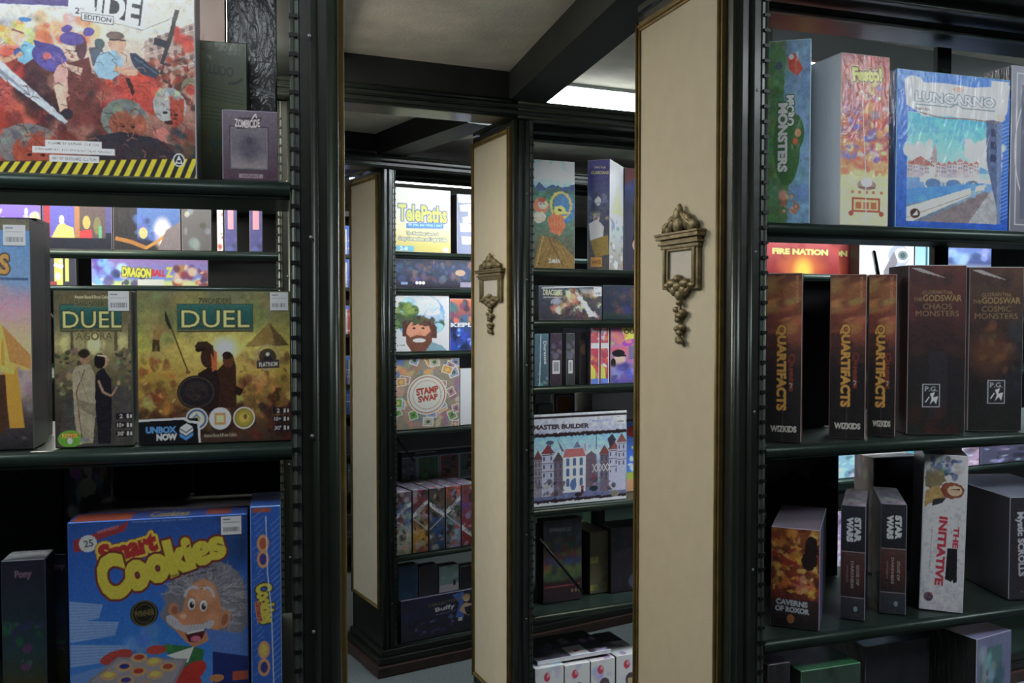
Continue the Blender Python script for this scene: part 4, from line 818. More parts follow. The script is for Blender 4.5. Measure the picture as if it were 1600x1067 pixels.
for y in (186, 206, 226): c.rect(1546, y, 1555, y+12, (40, 50, 80))
c.poly([(1556, 170), (1564, 170), (1564, 337), (1558, 337)], (90, 110, 150)); c.person(1519, 297, 26, (190, 160, 140), (80, 130, 190), (110, 150, 200), hair=(100, 80, 70)); c.ell(1429, 325, 7.6, 7.6, (84, 44, 34)); c.ell(1429, 325, 6, 6, (50, 28, 26)); c.poly([(1425, 329), (1433, 327), (1432, 320)], (206, 206, 200))
c.warp(.22, 5); c.rect(1416, 170, 1562, 171, (190, 200, 210)); c.poly([(1410, 120), (1434, 116), (1440, 124), (1470, 122), (1520, 124), (1560, 118), (1566, 112), (1576, 116), (1572, 160), (1562, 174), (1550, 172), (1520, 176), (1480, 172), (1440, 176), (1430, 168), (1414, 160)], (196, 172, 172)); c.line([(1434, 170), (1470, 176), (1510, 174), (1560, 176)], 2, (110, 90, 80)); c.ell(1424, 120, 9, 5, (206, 186, 180)); c.ell(1562, 168, 7, 6, (180, 160, 150))
c.text('LUNGARNO', 1427, 138, 1552, 153, (210, 214, 220), 0, .03, out=[((74, 104, 120), 1.2)]); c.line([(1428, 158), (1482, 158), (1491, 152), (1500, 158), (1552, 158)], 2, (90, 120, 130)); c.text('Board Box', 1428, 162, 1450, 166, (60, 50, 60)); c.ell(1493, 130, 9, 4, (200, 140, 130)); c.rect(1546, 110, 1574, 126, (196, 196, 205))
for k in range(26): c.line([(1564, 180+k*6), (1576, 174+k*6)], .9, (150, 180, 225), .7); 
c.noise(4)
put('game_box', B1, (1400, 1577, 107), .012, Z1[0], .07, c, 'blue box with a river town picture and a parchment title', group=GU, sides={'edge': (120, 160, 215), 'left': (36, 84, 190), 'top': (130, 150, 190)}, m='wrap', yref=250)
c = Cv(1579, 102, 1700, 349, (110, 112, 124), R=1); c.vg([(0, (120, 122, 134)), (1, (96, 96, 108))]); c.ring(1640, 226, 55, 1.5, (170, 174, 184), ry=112); c.rect(1586, 112, 1692, 113.5, (176, 180, 190)); c.rect(1586, 338, 1692, 339.5, (176, 180, 190)); c.rect(1586, 112, 1587.5, 339, (176, 180, 190)); c.rect(1594, 130, 1688, 330, (80, 84, 100)); 
put('game_box', B1, (1579, 1700, 102), .012, Z1[0], .07, c, 'grey box with thin line borders, cut by the right frame edge', group=GU, sides={'edge': (150, 155, 165)}, m='wrap', yref=250)

# --- middle shelf: three orange spines, two tall dark boxes
def orange(x0, x1, yt, yb, lab, group):
    c = Cv(x0, yt, x1, yb, (110, 60, 40), R=1.2); w = x1-x0; c.vg([(0, (84, 48, 40)), (.08, (126, 74, 44)), (.2, (132, 66, 44)), (.38, (122, 60, 46)), (.46, (66, 40, 36)), (.56, (34, 28, 28)), (1, (24, 22, 24))])
    c.dabs(x0, yt+5, x1, yt+85, 30, [(150, 100, 60), (110, 52, 40), (166, 116, 66), (100, 54, 50)], 15, .5, asp=.22, seed=7, rot=-16)
    c.dabs(x0, yt+100, x1, yt+150, 20, [(44, 32, 32), (60, 38, 34)], 10, .6, seed=3); m = x0+w*.42; my = yt+148
    c.text('QUARTIFACTS', m-68, my-9, m+68, my+9, (196, 130, 52), 90, .05, grow=.1, out=[((60, 34, 24), 1)]); c.text('Quests', x0+w*.72-30, my+2, x0+w*.72+30, my+13, (110, 44, 34), 90, .04); c.text('THE CARDS', x1-8-22, yt+22, x1-8+22, yt+27, (170, 110, 80), 90)
    c.text('WIZKIDS', x0+8, yb-25, x1-7, yb-15, (165, 160, 150), 0, .05); c.line([(x0+w*.5, yt), (x0+w*.48, yb)], .7, (110, 90, 84), .6); c.line([(x0+w*.66, yt+172), (x0+w*.74, yt+174), (x0+w*.7, yt+180)], 1.4, (150, 150, 150)); c.noise(4)
    return put('game_box', B1, (x0, x1, yt), .046, Z1[1]+.001, .09, c, lab, group=group, yaw=-38, sides={'edge': (130, 104, 96), 'right': (44, 34, 34), 'left': (30, 26, 28), 'top': (96, 84, 88)}, m='wrap', yref=560, gain=2.2)
orange(1196, 1253, 428, 693, 'orange fading to black spine with title running down, alone beside the dark post', 'three identical orange and black spines')
orange(1296, 1353, 430, 697, 'orange fading to black spine with title running down, middle of the three alike', 'three identical orange and black spines')
orange(1356, 1400, 430, 692, 'orange fading to black spine with title running down, touching the tall dark red box', 'three identical orange and black spines')
def gods(x0, x1, yt, yb, t, lab, pal, rt):
    c = Cv(x0, yt, x1, yb, (40, 28, 28), R=1.2); w = x1-x0; c.vg([(0, pal[0]), (.3, pal[1]), (.6, (30, 24, 26)), (1, (28, 30, 28))]); m = (x0+x1)/2
    c.dabs(x0, yt, x1, yt+160, 26, [pal[0], pal[1], (34, 28, 30)], 20, .35, seed=5)
    if rt: c.ell(m-10, yt+138, 30, 34, (84, 50, 34), .9, soft=.5); c.dabs(m-40, yt+90, m+30, yt+170, 20, [(100, 62, 40), (70, 42, 34), (110, 70, 44)], 9, .5, seed=6); c.dabs(m+10, yt+80, x1, yt+200, 8, [(34, 46, 60)], 18, .3, seed=2)
    else: c.rect(m-12, yt+140, m+18, yt+250, (40, 36, 44), .7); c.dabs(x0, yt+200, x1, yb, 10, [(70, 26, 24), (30, 28, 30)], 20, .4, seed=9)
    G = (136, 112, 62); c.text('GLORANTHA', m-24, yt+40, m+24, yt+46, (116, 92, 60), 0, .02, arch=1.5); c.text('THE', m-38, yt+52, m-24, yt+58, (110, 90, 54)); c.text('GODSWAR', m-23, yt+48, m+38, yt+58, G, 0, .01)
    for i, k in enumerate(t): c.text(k, m-(23 if i == 0 else 34), yt+62+i*11.5, m+(23 if i == 0 else 34), yt+71+i*11.5, (120, 96, 58), 0, .0)
    y = yb-82; xx = m+2 if rt else m-8; c.rect(xx-14, y, xx+14, y+38, (150, 150, 156)); c.rect(xx-12.6, y+1.4, xx+12.6, y+36.6, (34, 34, 38)); c.text('P.G.', xx-10, y+4, xx+10, y+12, (150, 150, 156)); c.poly([(xx-2, y+16), (xx+6, y+13), (xx+3, y+22), (xx+11, y+20), (xx+8, y+33), (xx+4, y+27), (xx-2, y+34), (xx+1, y+24)], (180, 180, 186)); c.line([(xx-9, y+30), (xx-3, y+21)], 2, (180, 180, 186))
    for k in range(5): c.line([(x0+4+k*3, yt+4), (x0+24+k*8, yt+12+k*2)], .9, (180, 176, 176), .8)
    c.noise(3)
    return put('game_box', B1, (x0, x1, yt), .035, Z1[1]+.001, .09, c, lab, group=GM, yaw=-19, sides={'edge': (150, 146, 148), 'left': (90, 60, 54), 'top': (110, 104, 108), 'right': (50, 44, 46)}, m='wrap', yref=560, gain=1.9)
gods(1418, 1509, 415, 690, ('CHAOS', 'MONSTERS'), 'tall dark red box with faint gold title, left of the two tall dark boxes', ((84, 40, 34), (60, 30, 30)), 0)
gods(1513, 1598, 418, 681, ('COSMIC', 'MONSTERS'), 'tall dark brown box with gold title and orange glow, right of the two tall boxes', ((80, 50, 36), (52, 36, 32)), 1)

put('game_box', B1, (1252, 1298, 440), .19, Z1[1]+.001, .12, (14, 14, 16), 'added black filler box in the gap between the single orange spine and the pair', group=GM, yref=560, gain=1.0, colr=(14, 14, 16), m='print')  # added box; its black stands for the shade in the gap
# --- low shelf
zb = Z1[2]+.001
c = Cv(1204, 823, 1281, 996, (60, 30, 24), R=1.3); c.vg([(0, (120, 60, 24)), (.4, (110, 46, 26)), (.7, (96, 34, 26)), (.72, (50, 30, 30)), (1, (24, 22, 24))]); c.dabs(1204, 825, 1281, 935, 90, [(190, 140, 44), (170, 90, 32), (130, 44, 26), (206, 170, 70), (84, 30, 24)], 9, .8, asp=.3, seed=5); c.ell(1268, 858, 11, 24, (34, 20, 20)); c.ell(1264, 878, 12, 16, (34, 20, 20)); c.ell(1254, 920, 15, 15, (170, 90, 60)); c.dabs(1240, 905, 1270, 935, 16, [(206, 140, 90), (190, 100, 50), (120, 40, 30)], 6, .8, seed=8)
c.warp(1, 4); c.text('CAVERNS', 1212, 948, 1263, 958, (150, 156, 164), 2, .05); c.text('OF ROXOR', 1211, 960, 1266, 970, (150, 156, 164), 2, .05); c.ell(1236, 981, 6, 8, (140, 80, 40)); c.noise(4)
put('game_box', B1, (1204, 1281, 823), .06, zb, .2, c, 'box with a fiery cavern picture and grey title at its foot', group=GB, sides={'edge': (130, 120, 140), 'right': (84, 80, 110), 'top': (96, 88, 100), 'left': (40, 36, 40)}, m='wrap', yref=900, yaw=-41)
def sw(x0, x1, yt, lab, yaw, v):
    c = Cv(x0, yt, x1, yt+182, (34, 34, 42), R=1.4); w = x1-x0; yb = yt+182; c.vg([(0, (36, 36, 44)), (.4, (28, 28, 34)), (.405, (70, 46, 44)), (.6, (70, 34, 30)), (.8, (36, 28, 30)), (.805, (44, 44, 52)), (1, (36, 38, 46))]); c.rect(x0, yt+73, x1, yt+74.4, (120, 110, 110)); c.rect(x0, yt+146, x1, yt+147.4, (110, 100, 104))
    c.text('STAR', x0+w*.68-20, yt+38-5.5, x0+w*.68+20, yt+38+5.5, (170, 176, 184), 90, .07); c.text('WARS', x0+w*.36-20, yt+38-5.5, x0+w*.36+20, yt+38+5.5, (170, 176, 184), 90, .07)
    c.text('EDGE OF', x0+w*.7-16, yt+108, x0+w*.7+16, yt+112.5, (120, 116, 116), 90, .03); c.text('DARKNESS', x0+w*.47-22, yt+108, x0+w*.47+22, yt+112.5, (120, 116, 116), 90, .03); c.text('EXPANSION', x0+w*.26-14, yt+108, x0+w*.26+14, yt+110.5, (96, 90, 94), 90)
    c.ell(x0+w*.62, yt+165, 3.4, 4.4, (96, 110, 124)); c.noise(4); 
    t = Cv(0, 0, 36, 60, (110, 106, 116)); t.dabs(0, 0, 36, 60, 24, [(150, 148, 156), (80, 76, 84), (130, 110, 116)], 8, .7, seed=3)
    return put('game_box', B1, (x0, x1, yt), v, zb, .17, c, lab, group='two identical dark space spines', sides={'edge': (96, 98, 110), 'right': (48, 48, 56), 'top': t}, m='wrap', yref=900, yaw=yaw)
sw(1313, 1352, 789, 'dark spine with bold vertical space title, left of the two alike', -42, .05); sw(1375, 1416, 787, 'dark spine with bold vertical space title, right of the two alike', -36, .05)
c = Cv(1434, 708, 1504, 978, (176, 174, 180), R=1.4); c.vg([(0, (180, 178, 184)), (1, (160, 158, 166))]); c.dabs(1446, 714, 1490, 744, 34, [(70, 90, 120), (96, 116, 140), (50, 60, 80)], 6, .8, asp=.3, seed=3); c.ell(1488, 730, 11, 10, (160, 156, 158)); c.poly([(1436, 736), (1462, 732), (1470, 752), (1450, 770), (1436, 762)], (110, 96, 70)); c.dabs(1438, 730, 1462, 745, 10, [(150, 146, 140), (120, 112, 100)], 6, .7, seed=4)
c.ell(1480, 768, 20, 14, (120, 60, 44)); c.ell(1484, 768, 12, 9, (190, 150, 120)); c.line([(1478, 766), (1492, 766)], 2, (60, 40, 34)); c.poly([(1436, 772), (1456, 758), (1470, 784), (1444, 792), (1436, 800)], (150, 120, 70)); c.poly([(1450, 784), (1472, 780), (1466, 790), (1448, 796)], (44, 44, 44))
c.warp(.6, 4); c.text('INITIATIVE', 1406, 867, 1526, 881, (164, 40, 52), 92, .05); c.text('THE', 1470, 844, 1508, 853, (164, 40, 52), 92, .05); c.poly([(1476, 868), (1492, 868), (1493, 925), (1488, 928), (1486, 922), (1484, 926), (1474, 922)], (28, 26, 30)); c.text('A game of strategy, secrets and codebreaking', 1408, 871, 1490, 874, (120, 118, 126), 92); c.ell(1448, 955, 8, 8, (90, 70, 80)); c.dabs(1443, 950, 1453, 960, 8, [(160, 60, 60), (40, 50, 80)], 3, .9, seed=2); c.noise(4)
put('game_box', B1, (1437, 1506, 709), .045, zb, .2, c, 'white spine with red vertical title and a black bar, leaning slightly', group=GB, sides={'edge': (190, 190, 198), 'right': (150, 150, 158), 'top': (90, 88, 92), 'left': (60, 60, 66)}, m='gloss', yref=850, tilt=.02, yaw=-38)
c = Cv(1575, 770, 1700, 960, (40, 36, 42), R=1); c.text('Mystic SCROLLS', 1532, 850, 1652, 864, (150, 150, 160), 88, .04); c.dabs(1580, 935, 1650, 960, 10, [(110, 100, 60), (80, 60, 50)], 5, .7); c.noise(3)
put('game_box', B1, (1577, 1700, 778), .03, zb, .25, c, 'dark box with pale vertical script title, cut by the right frame edge', group=GB, sides={'edge': (120, 122, 135), 'left': (40, 36, 40), 'top': (130, 134, 150)}, m='wrap', yref=860, yaw=-14)
# at the back of the low shelf
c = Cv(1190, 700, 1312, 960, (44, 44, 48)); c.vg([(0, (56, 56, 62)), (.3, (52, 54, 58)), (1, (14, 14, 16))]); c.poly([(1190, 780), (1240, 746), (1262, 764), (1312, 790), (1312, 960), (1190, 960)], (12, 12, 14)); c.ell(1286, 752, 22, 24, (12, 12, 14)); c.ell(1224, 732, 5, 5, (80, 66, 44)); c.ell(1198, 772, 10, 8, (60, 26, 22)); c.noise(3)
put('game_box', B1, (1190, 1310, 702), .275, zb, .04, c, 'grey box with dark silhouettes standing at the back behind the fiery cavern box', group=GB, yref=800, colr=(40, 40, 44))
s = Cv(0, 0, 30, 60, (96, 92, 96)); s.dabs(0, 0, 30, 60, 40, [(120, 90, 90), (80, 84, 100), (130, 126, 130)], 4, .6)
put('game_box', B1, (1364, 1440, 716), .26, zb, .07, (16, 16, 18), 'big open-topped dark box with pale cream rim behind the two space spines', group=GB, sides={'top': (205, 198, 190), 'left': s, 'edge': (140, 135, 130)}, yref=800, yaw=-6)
# bottom shelf
zc = Z1[3]+.001
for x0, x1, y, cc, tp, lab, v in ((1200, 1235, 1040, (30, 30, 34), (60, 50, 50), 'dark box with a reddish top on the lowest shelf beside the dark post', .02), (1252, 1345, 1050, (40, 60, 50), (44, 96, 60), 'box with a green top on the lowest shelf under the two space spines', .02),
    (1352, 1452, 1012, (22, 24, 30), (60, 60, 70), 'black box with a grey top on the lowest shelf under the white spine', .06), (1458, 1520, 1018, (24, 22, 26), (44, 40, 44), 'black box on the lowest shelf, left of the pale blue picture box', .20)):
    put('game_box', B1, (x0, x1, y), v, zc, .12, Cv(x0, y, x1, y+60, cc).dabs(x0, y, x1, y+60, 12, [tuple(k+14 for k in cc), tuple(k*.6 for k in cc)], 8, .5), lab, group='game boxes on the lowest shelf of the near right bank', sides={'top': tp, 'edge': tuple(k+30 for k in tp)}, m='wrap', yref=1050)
c = Cv(1524, 1000, 1590, 1110, (100, 104, 140)); c.rect(1530, 1008, 1572, 1056, (70, 104, 110)); c.dabs(1532, 1010, 1570, 1054, 26, [(110, 150, 150), (60, 84, 96), (150, 160, 160), (50, 60, 70)], 7, .7, seed=3); c.rect(1526, 1060, 1576, 1110, (70, 34, 44)); c.noise(3)
rs_ = Cv(0, 0, 60, 100, (130, 132, 180)); rs_.dabs(0, 0, 60, 100, 10, [(160, 160, 196)], 8, .5)
put('game_box', B1, (1526, 1580, 1000), .0, zc, .2, c, 'pale blue picture box on the lowest shelf at the right frame edge', group='game boxes on the lowest shelf of the near right bank', sides={'right': rs_, 'edge': (150, 150, 200), 'top': (110, 112, 150)}, m='wrap', yref=1030, yaw=10)
# ================================================================== MIDDLE BANK
def g2(n): return 'game boxes on the %s shelf of the middle bank' % n
E_ = .0012
c = Cv(833, 249, 898, 418, (70, 110, 120), R=2); c.vg([(0, (110, 160, 205)), (.14, (150, 176, 205)), (.26, (100, 130, 180)), (.30, (50, 96, 80)), (.5, (60, 100, 84)), (.75, (70, 76, 60)), (1, (64, 52, 40))])
c.dabs(838, 252, 892, 274, 26, [(190, 188, 150), (205, 200, 170), (160, 176, 190)], 7, .7, seed=2); c.poly([(833, 296), (842, 284), (852, 292), (862, 286), (880, 290), (898, 284), (898, 300)], (40, 60, 100)); c.dabs(833, 296, 898, 318, 40, [(40, 90, 64), (60, 110, 76), (36, 74, 60)], 7, .7, seed=3)
c.ell(882, 322, 18, 24, (50, 90, 130)); c.ring(876, 318, 16, 4, (150, 136, 70), ry=20); c.ell(845, 320, 12, 13, (170, 84, 56)); c.ell(850, 318, 6, 7, (205, 140, 110)); c.ell(842, 338, 10, 9, (150, 140, 120)); c.poly([(855, 340), (864, 330), (878, 334), (884, 350), (874, 366), (858, 360)], (186, 84, 50)); c.ell(874, 326, 9, 7, (190, 150, 70)); c.ell(874, 326, 3, 3, (60, 40, 30)); c.poly([(880, 326), (894, 330), (880, 332)], (190, 150, 60))
c.poly([(844, 366), (870, 372), (898, 400), (898, 418), (833, 418)], (110, 84, 40)); c.line([(848, 368), (838, 414)], 2, (140, 116, 60)); c.line([(856, 370), (880, 414)], 2, (80, 60, 34)); c.ell(846, 318, 5.5, 7, (210, 160, 130)); c.ell(846, 311, 7, 4, (140, 60, 40)); c.ell(844, 317, 1, 1, (50, 30, 30)); c.ell(849, 317, 1, 1, (50, 30, 30)); c.line([(844, 322), (848, 322)], .9, (130, 60, 50))
for k in range(6): c.line([(866, 366), (838+k*12, 416)], 1, (80, 62, 34)); 
for k in range(5): c.line([(858+k*5, 336), (860+k*4, 362)], .8, (130, 56, 36))
c.warp(.5, 3); c.text('Z-MAN', 857, 403, 875, 410, (205, 200, 190), 0, .02); c.noise(4)
put('game_box', B2, (833, 898, 249), .012, Z2[0], .07, c, 'tall green box with red figures and a blue moon under a pale cloud', group=g2('top'), sides={'edge': (190, 196, 205), 'right': (190, 196, 205)}, m='gloss', yref=330, gain=3.0)
c = Cv(918, 251, 953, 419, (40, 46, 90), R=2); c.vg([(0, (50, 46, 120)), (.2, (40, 44, 100)), (.4, (50, 60, 90)), (.6, (44, 48, 64)), (1, (60, 56, 56))]); c.text('THE ISLE', 928, 261, 946, 264, (180, 170, 120), 3); c.text('GUARDIANS', 923, 268, 951, 273, (190, 170, 90), 3, .02); c.ell(934, 314, 5, 7, (150, 160, 170)); c.ell(932, 340, 5, 6, (190, 150, 120)); c.ell(932, 334, 6, 3, (150, 140, 60)); c.dabs(920, 300, 950, 345, 22, [(60, 66, 96), (36, 40, 60), (90, 96, 110)], 5, .6, seed=3); c.poly([(920, 348), (932, 342), (944, 352), (942, 372), (922, 374)], (160, 176, 190)); c.poly([(922, 374), (950, 366), (952, 396), (930, 400)], (110, 90, 40)); c.rect(923, 400, 941, 415, (170, 110, 50)); c.text('AWARD', 925, 404, 939, 411, (90, 50, 30)); c.dabs(940, 320, 953, 350, 8, [(44, 40, 70), (150, 130, 80)], 5, .7); c.noise(4)
s = Cv(0, 0, 40, 168, (160, 176, 190)); s.vg([(0, (206, 214, 220)), (.3, (180, 196, 205)), (.6, (140, 150, 150)), (1, (110, 100, 90))]); s.poly([(4, 80), (22, 30), (40, 80)], (170, 170, 110)); s.dabs(0, 90, 40, 165, 40, [(196, 200, 205), (110, 90, 60), (90, 100, 120)], 5, .7)
put('game_box', B2, (918, 953, 251), .06, Z2[0], .18, c, 'dark blue box turned to show its pale mountain side, on the middle bank', group=g2('top'), sides={'edge': (190, 200, 215), 'right': s, 'top': (150, 160, 190)}, m='gloss', yref=330, gain=3.0, yaw=-45)
c = Cv(976, 258, 1040, 420, (34, 36, 56), R=2); c.vg([(0, (150, 50, 50)), (.1, (150, 60, 60)), (.18, (80, 90, 160)), (.35, (44, 48, 76)), (1, (40, 36, 50))]); c.ell(1000, 282, 14, 12, (60, 84, 170)); c.ell(1000, 322, 12, 18, (24, 26, 34)); c.ell(1000, 372, 12, 20, (26, 24, 32)); c.ell(994, 376, 6, 9, (170, 130, 110)); c.dabs(984, 390, 1040, 420, 16, [(90, 50, 40), (50, 40, 60)], 6, .7)
put('game_box', B2, (976, 1040, 262), .24, Z2[0], .06, c, 'dark box with a red and blue arch over two black figures', group=g2('top'), sides={'edge': (90, 90, 120)}, m='gloss', yref=330, gain=2.3)
# fire boxes, white box, blue boxes: the same shelf further right, seen through the near bank
def fire(x0, x1, v, lab, t=True):
    c = Cv(x0, 378, x1, 434, (170, 50, 44), R=1.3); m = (x0+x1)/2; c.vg([(0, (190, 80, 84)), (1, (140, 30, 30))]); c.dabs(x0, 378, x1, 434, 30, [(150, 40, 44), (190, 70, 60), (120, 30, 36)], 12, .5, asp=.3, seed=5); c.ell(m, 418, 28, 22, (214, 110, 40), .9, soft=.6); c.ell(m, 424, 13, 16, (230, 190, 60), .95, soft=.5); c.text('FIRE NATION', x0+12, 391, x1-18, 401, (205, 206, 110), 0, .06)
    put('game_box', B2, (x0, x1, 300), v, Z2[0], .05, c if t else c, lab, group=g2('top'), sides={'edge': (205, 190, 190)}, m='gloss', yref=410, gain=1.25)
# the visible band is the lower part of each face: the art is laid out over the whole height
def fire2(x0, x1, v, lab):
    c = Cv(x0, 290, x1, 434, (150, 40, 40), R=1.3); m = (x0+x1)/2; c.vg([(0, (170, 60, 60)), (.6, (196, 84, 84)), (1, (140, 30, 30))]); c.dabs(x0, 290, x1, 434, 50, [(150, 40, 44), (190, 70, 60), (120, 30, 36)], 14, .5, asp=.3, seed=5); c.ell(m, 424, 28, 24, (214, 110, 40), .9, soft=.6); c.ell(m, 430, 13, 20, (230, 190, 60), .95, soft=.5); c.text('FIRE NATION', x0+10, 392, x1-18, 402, (205, 206, 110), 0, .06)
    put('game_box', B2, (x0, x1, 290), v, Z2[0], .05, c, lab, group=g2('top'), sides={'edge': (205, 190, 190)}, m='gloss', yref=410, gain=1.25)
fire2(1196, 1311, .012, 'red flame box seen over the orange spines, left of the two alike'); fire2(1228, 1341, .08, 'red flame box seen over the orange spines, right and behind of the two alike')
c = Cv(1343, 300, 1428, 438, (196, 196, 214), R=1.3); c.vg([(0, (190, 190, 206)), (1, (200, 200, 216))]); c.ell(1404, 404, 17, 19, (150, 156, 170)); c.ell(1408, 403, 12, 13, (190, 192, 200)); c.ell(1410, 403, 8, 8, (110, 120, 124)); c.ell(1410, 403, 4.5, 4.5, (60, 84, 80)); c.poly([(1380, 430), (1396, 396), (1402, 414), (1392, 438), (1380, 438)], (120, 114, 120))
put('game_box', B2, (1343, 1428, 300), .012, Z2[0], .05, c, 'white box with a grey robot eye, seen over the tall dark boxes', group=g2('top'), sides={'edge': (214, 220, 225)}, yref=410, gain=1.25)
c = Cv(1430, 300, 1452, 438, (100, 150, 170)); c.vg([(0, (90, 140, 170)), (1, (150, 190, 205))]); c.rect(1446, 300, 1449, 438, (40, 84, 90))
put('game_box', B2, (1430, 1452, 300), .012, Z2[0], .05, c, 'narrow pale teal spine seen beside the white robot eye box', group=g2('top'), sides={'edge': (200, 214, 220)}, yref=410, gain=1.25)
c = Cv(1464, 300, 1549, 438, (70, 90, 150)); c.vg([(0, (60, 90, 150)), (.7, (90, 110, 170)), (.82, (60, 70, 120)), (.9, (150, 160, 170)), (1, (60, 60, 66))]); c.dabs(1466, 385, 1547, 410, 16, [(150, 160, 200), (50, 60, 110), (110, 130, 180)], 10, .6, asp=.3)
put('game_box', B2, (1464, 1549, 300), .012, Z2[0], .05, c, 'blue stormy sky box seen over the rightmost tall dark box', group=g2('top'), sides={'edge': (190, 196, 210)}, yref=410, gain=1.25)

# second shelf
c = Cv(842, 447, 940, 499, (50, 54, 66), R=2); c.vg([(0, (60, 66, 80)), (1, (50, 46, 54))]); c.dabs(866, 456, 936, 496, 70, [(150, 104, 80), (196, 160, 110), (90, 60, 54), (205, 196, 170), (60, 50, 56)], 7, .8, asp=.4, seed=3); c.poly([(900, 462), (908, 462), (930, 492), (920, 494)], (214, 206, 180)); c.ell(868, 470, 8, 5, (130, 134, 150)); c.warp(1, 3); c.text('DRACONIS', 848, 452, 878, 461, (190, 176, 130), 0, .04); c.text('EXPANSION', 849, 463, 877, 465.5, (170, 170, 176)); 
for k in range(14): c.line([(905+k*2.4, 450), (912+k*2.2, 458)], .7, (200, 200, 205), .7)
c.line([(846, 450), (938, 446)], 2, (180, 186, 196)); c.noise(4)
o = put('game_box', B2, (842, 940, 447), .012, Z2[1], .2, c, 'wrapped long box with a fiery dragon burst on grey', group=g2('second'), sides={'edge': (170, 176, 186), 'left': (20, 20, 24), 'top': (150, 156, 160)}, m='wrap', yref=475, gain=2.4)
sticker(o, 927, 448, 940, 462, c, gain=2.5)
c = Cv(942, 446, 1003, 495, (36, 42, 60), R=2); c.vg([(0, (44, 50, 60)), (.7, (36, 40, 60)), (.8, (40, 52, 52)), (1, (30, 40, 40))]); c.dabs(958, 453, 988, 486, 30, [(84, 62, 50), (44, 50, 84), (60, 50, 60)], 6, .7, seed=2); c.noise(3)
o = put('game_box', B2, (942, 1004, 446), .016, Z2[1], .2, c, 'dark blue long box with a dim brown figure, right of the fiery burst box', group=g2('second'), sides={'edge': (70, 84, 84), 'top': (110, 110, 104)}, m='gloss', yref=475, gain=2.2)
sticker(o, 993, 446, 1002, 460, c, gain=2.5)
# third shelf
def spine(x0, x1, yt, sh, base, lab, paint=None, v=.012, d=.2, m='wrap', side=(40, 40, 46), grp=None, gain=2.3, edge=None, yr=560, B=B2, z=None, yaw=0, R_=2, yb=None):
    zz = z if z is not None else Z2[sh]; yb = yb or yt+85; c = Cv(x0, yt, x1, yb, base, R=R_); c.vg([(0, tuple(k*1.15 for k in base)), (1, tuple(k*.85 for k in base))])
    if paint: paint(c, x0, x1, yt, yb)
    c.noise(3); return put('game_box', B, (x0, x1, yt), v, zz, d, c, lab, group=grp or g2(['top', 'second', 'third', 'fourth', 'fifth', 'lowest'][sh]), sides={'edge': edge or tuple(min(220, k+50) for k in base), 'left': side, 'right': side, 'top': tuple(min(210, k+60) for k in base)}, m=m, yref=yr, gain=gain, yaw=yaw)
def p_teal(c, x0, x1, a, b): c.line([(x0+10, a), (x0+8, b)], 1.5, (150, 170, 180)); c.text('Durance', x0-2, a+28, x0+36, a+33, (170, 176, 180), 88, .03); c.dabs(x0, b-20, x1, b, 6, [(110, 140, 140)], 4, .6)
def p_bar(c, x0, x1, a, b): c.dabs(x0, a, x1, a+40, 12, [(90, 80, 100), (110, 90, 100), (50, 46, 60)], 5, .7); c.rect(x0+3, a+44, x1-3, a+66, (196, 196, 200)); c.barcode(x0+5, a+47, x1-5, a+62)
spine(835, 857, 522, 2, (60, 84, 96), 'wrapped teal spine with small script title beside the post', p_teal, side=(40, 52, 58))
spine(860, 878, 521, 2, (52, 40, 50), 'dark violet spine with a white barcode label, left of the two barcoded spines', p_bar)
spine(885, 898, 521, 2, (50, 52, 52), 'dark grey spine with a white barcode label, right of the two barcoded spines', p_bar)
spine(906, 915, 520, 2, (36, 30, 32), 'very dark spine with a brown patch between barcoded and red spines', lambda c, x0, x1, a, b: c.ell(x0+6, a+28, 5, 9, (90, 64, 44)), v=.03, d=.1)
def p_red(c, x0, x1, a, b):
    c.dabs(x0, a, x1, b, 40, [(170, 50, 60), (200, 190, 196), (190, 110, 60), (150, 60, 110)], 4.5, .8, seed=int(x0)); c.poly([(x0, b-30), (x0+7, b-22), (x0+8, b-8), (x0, b-8)], (205, 170, 60)); c.rect(x0, b-8, x1, b, (70, 100, 190)); c.rect(x0, a+24, x1, a+32, (196, 190, 196)); c.line([(x1-1, a), (x1-1, b)], 1, (210, 210, 214))
spine(923, 937, 511, 2, (150, 60, 70), 'red and white comic spine, left of the two alike', p_red, grp='two red and white comic spines')
spine(938.5, 952, 511, 2, (150, 60, 70), 'red and white comic spine, right of the two alike', p_red, grp='two red and white comic spines')
def p_out(c, x0, x1, a, b):
    c.vg([(0, (150, 70, 120)), (.5, (150, 90, 130)), (1, (70, 60, 130))]); c.poly([(970, a), (1010, a), (1004, a+18), (976, a+22)], (206, 176, 50)); c.text('OUT', 974, a+4, 998, a+13, (90, 60, 40), 0, .06, out=[((214, 190, 80), 1)]); c.poly([(972, a+25), (1010, a+18), (1010, a+28), (974, a+33)], (130, 40, 150)); c.dabs(x0, a+12, x1, a+44, 16, [(190, 70, 60), (120, 50, 130), (206, 120, 70), (120, 170, 60)], 7, .5, seed=3)
    c.ell(968, a+53, 9, 11, (200, 140, 120)); c.ell(966, a+44, 10, 6, (26, 24, 30)); c.line([(958, a+47), (978, a+48)], 3, (26, 24, 30)); c.ell(958, a+60, 4, 8, (30, 26, 30)); c.rect(982, a+32, 992, a+54, (90, 80, 110)); c.dabs(956, a+62, 1006, b, 30, [(60, 70, 150), (90, 90, 120), (60, 50, 90), (110, 110, 160)], 8, .7, seed=4)
spine(954, 1006, 510, 2, (150, 80, 130), 'magenta and yellow comic box with a man in a black cap', p_out, m='gloss', R_=2, gain=2.5, yb=603, edge=(200, 160, 190))
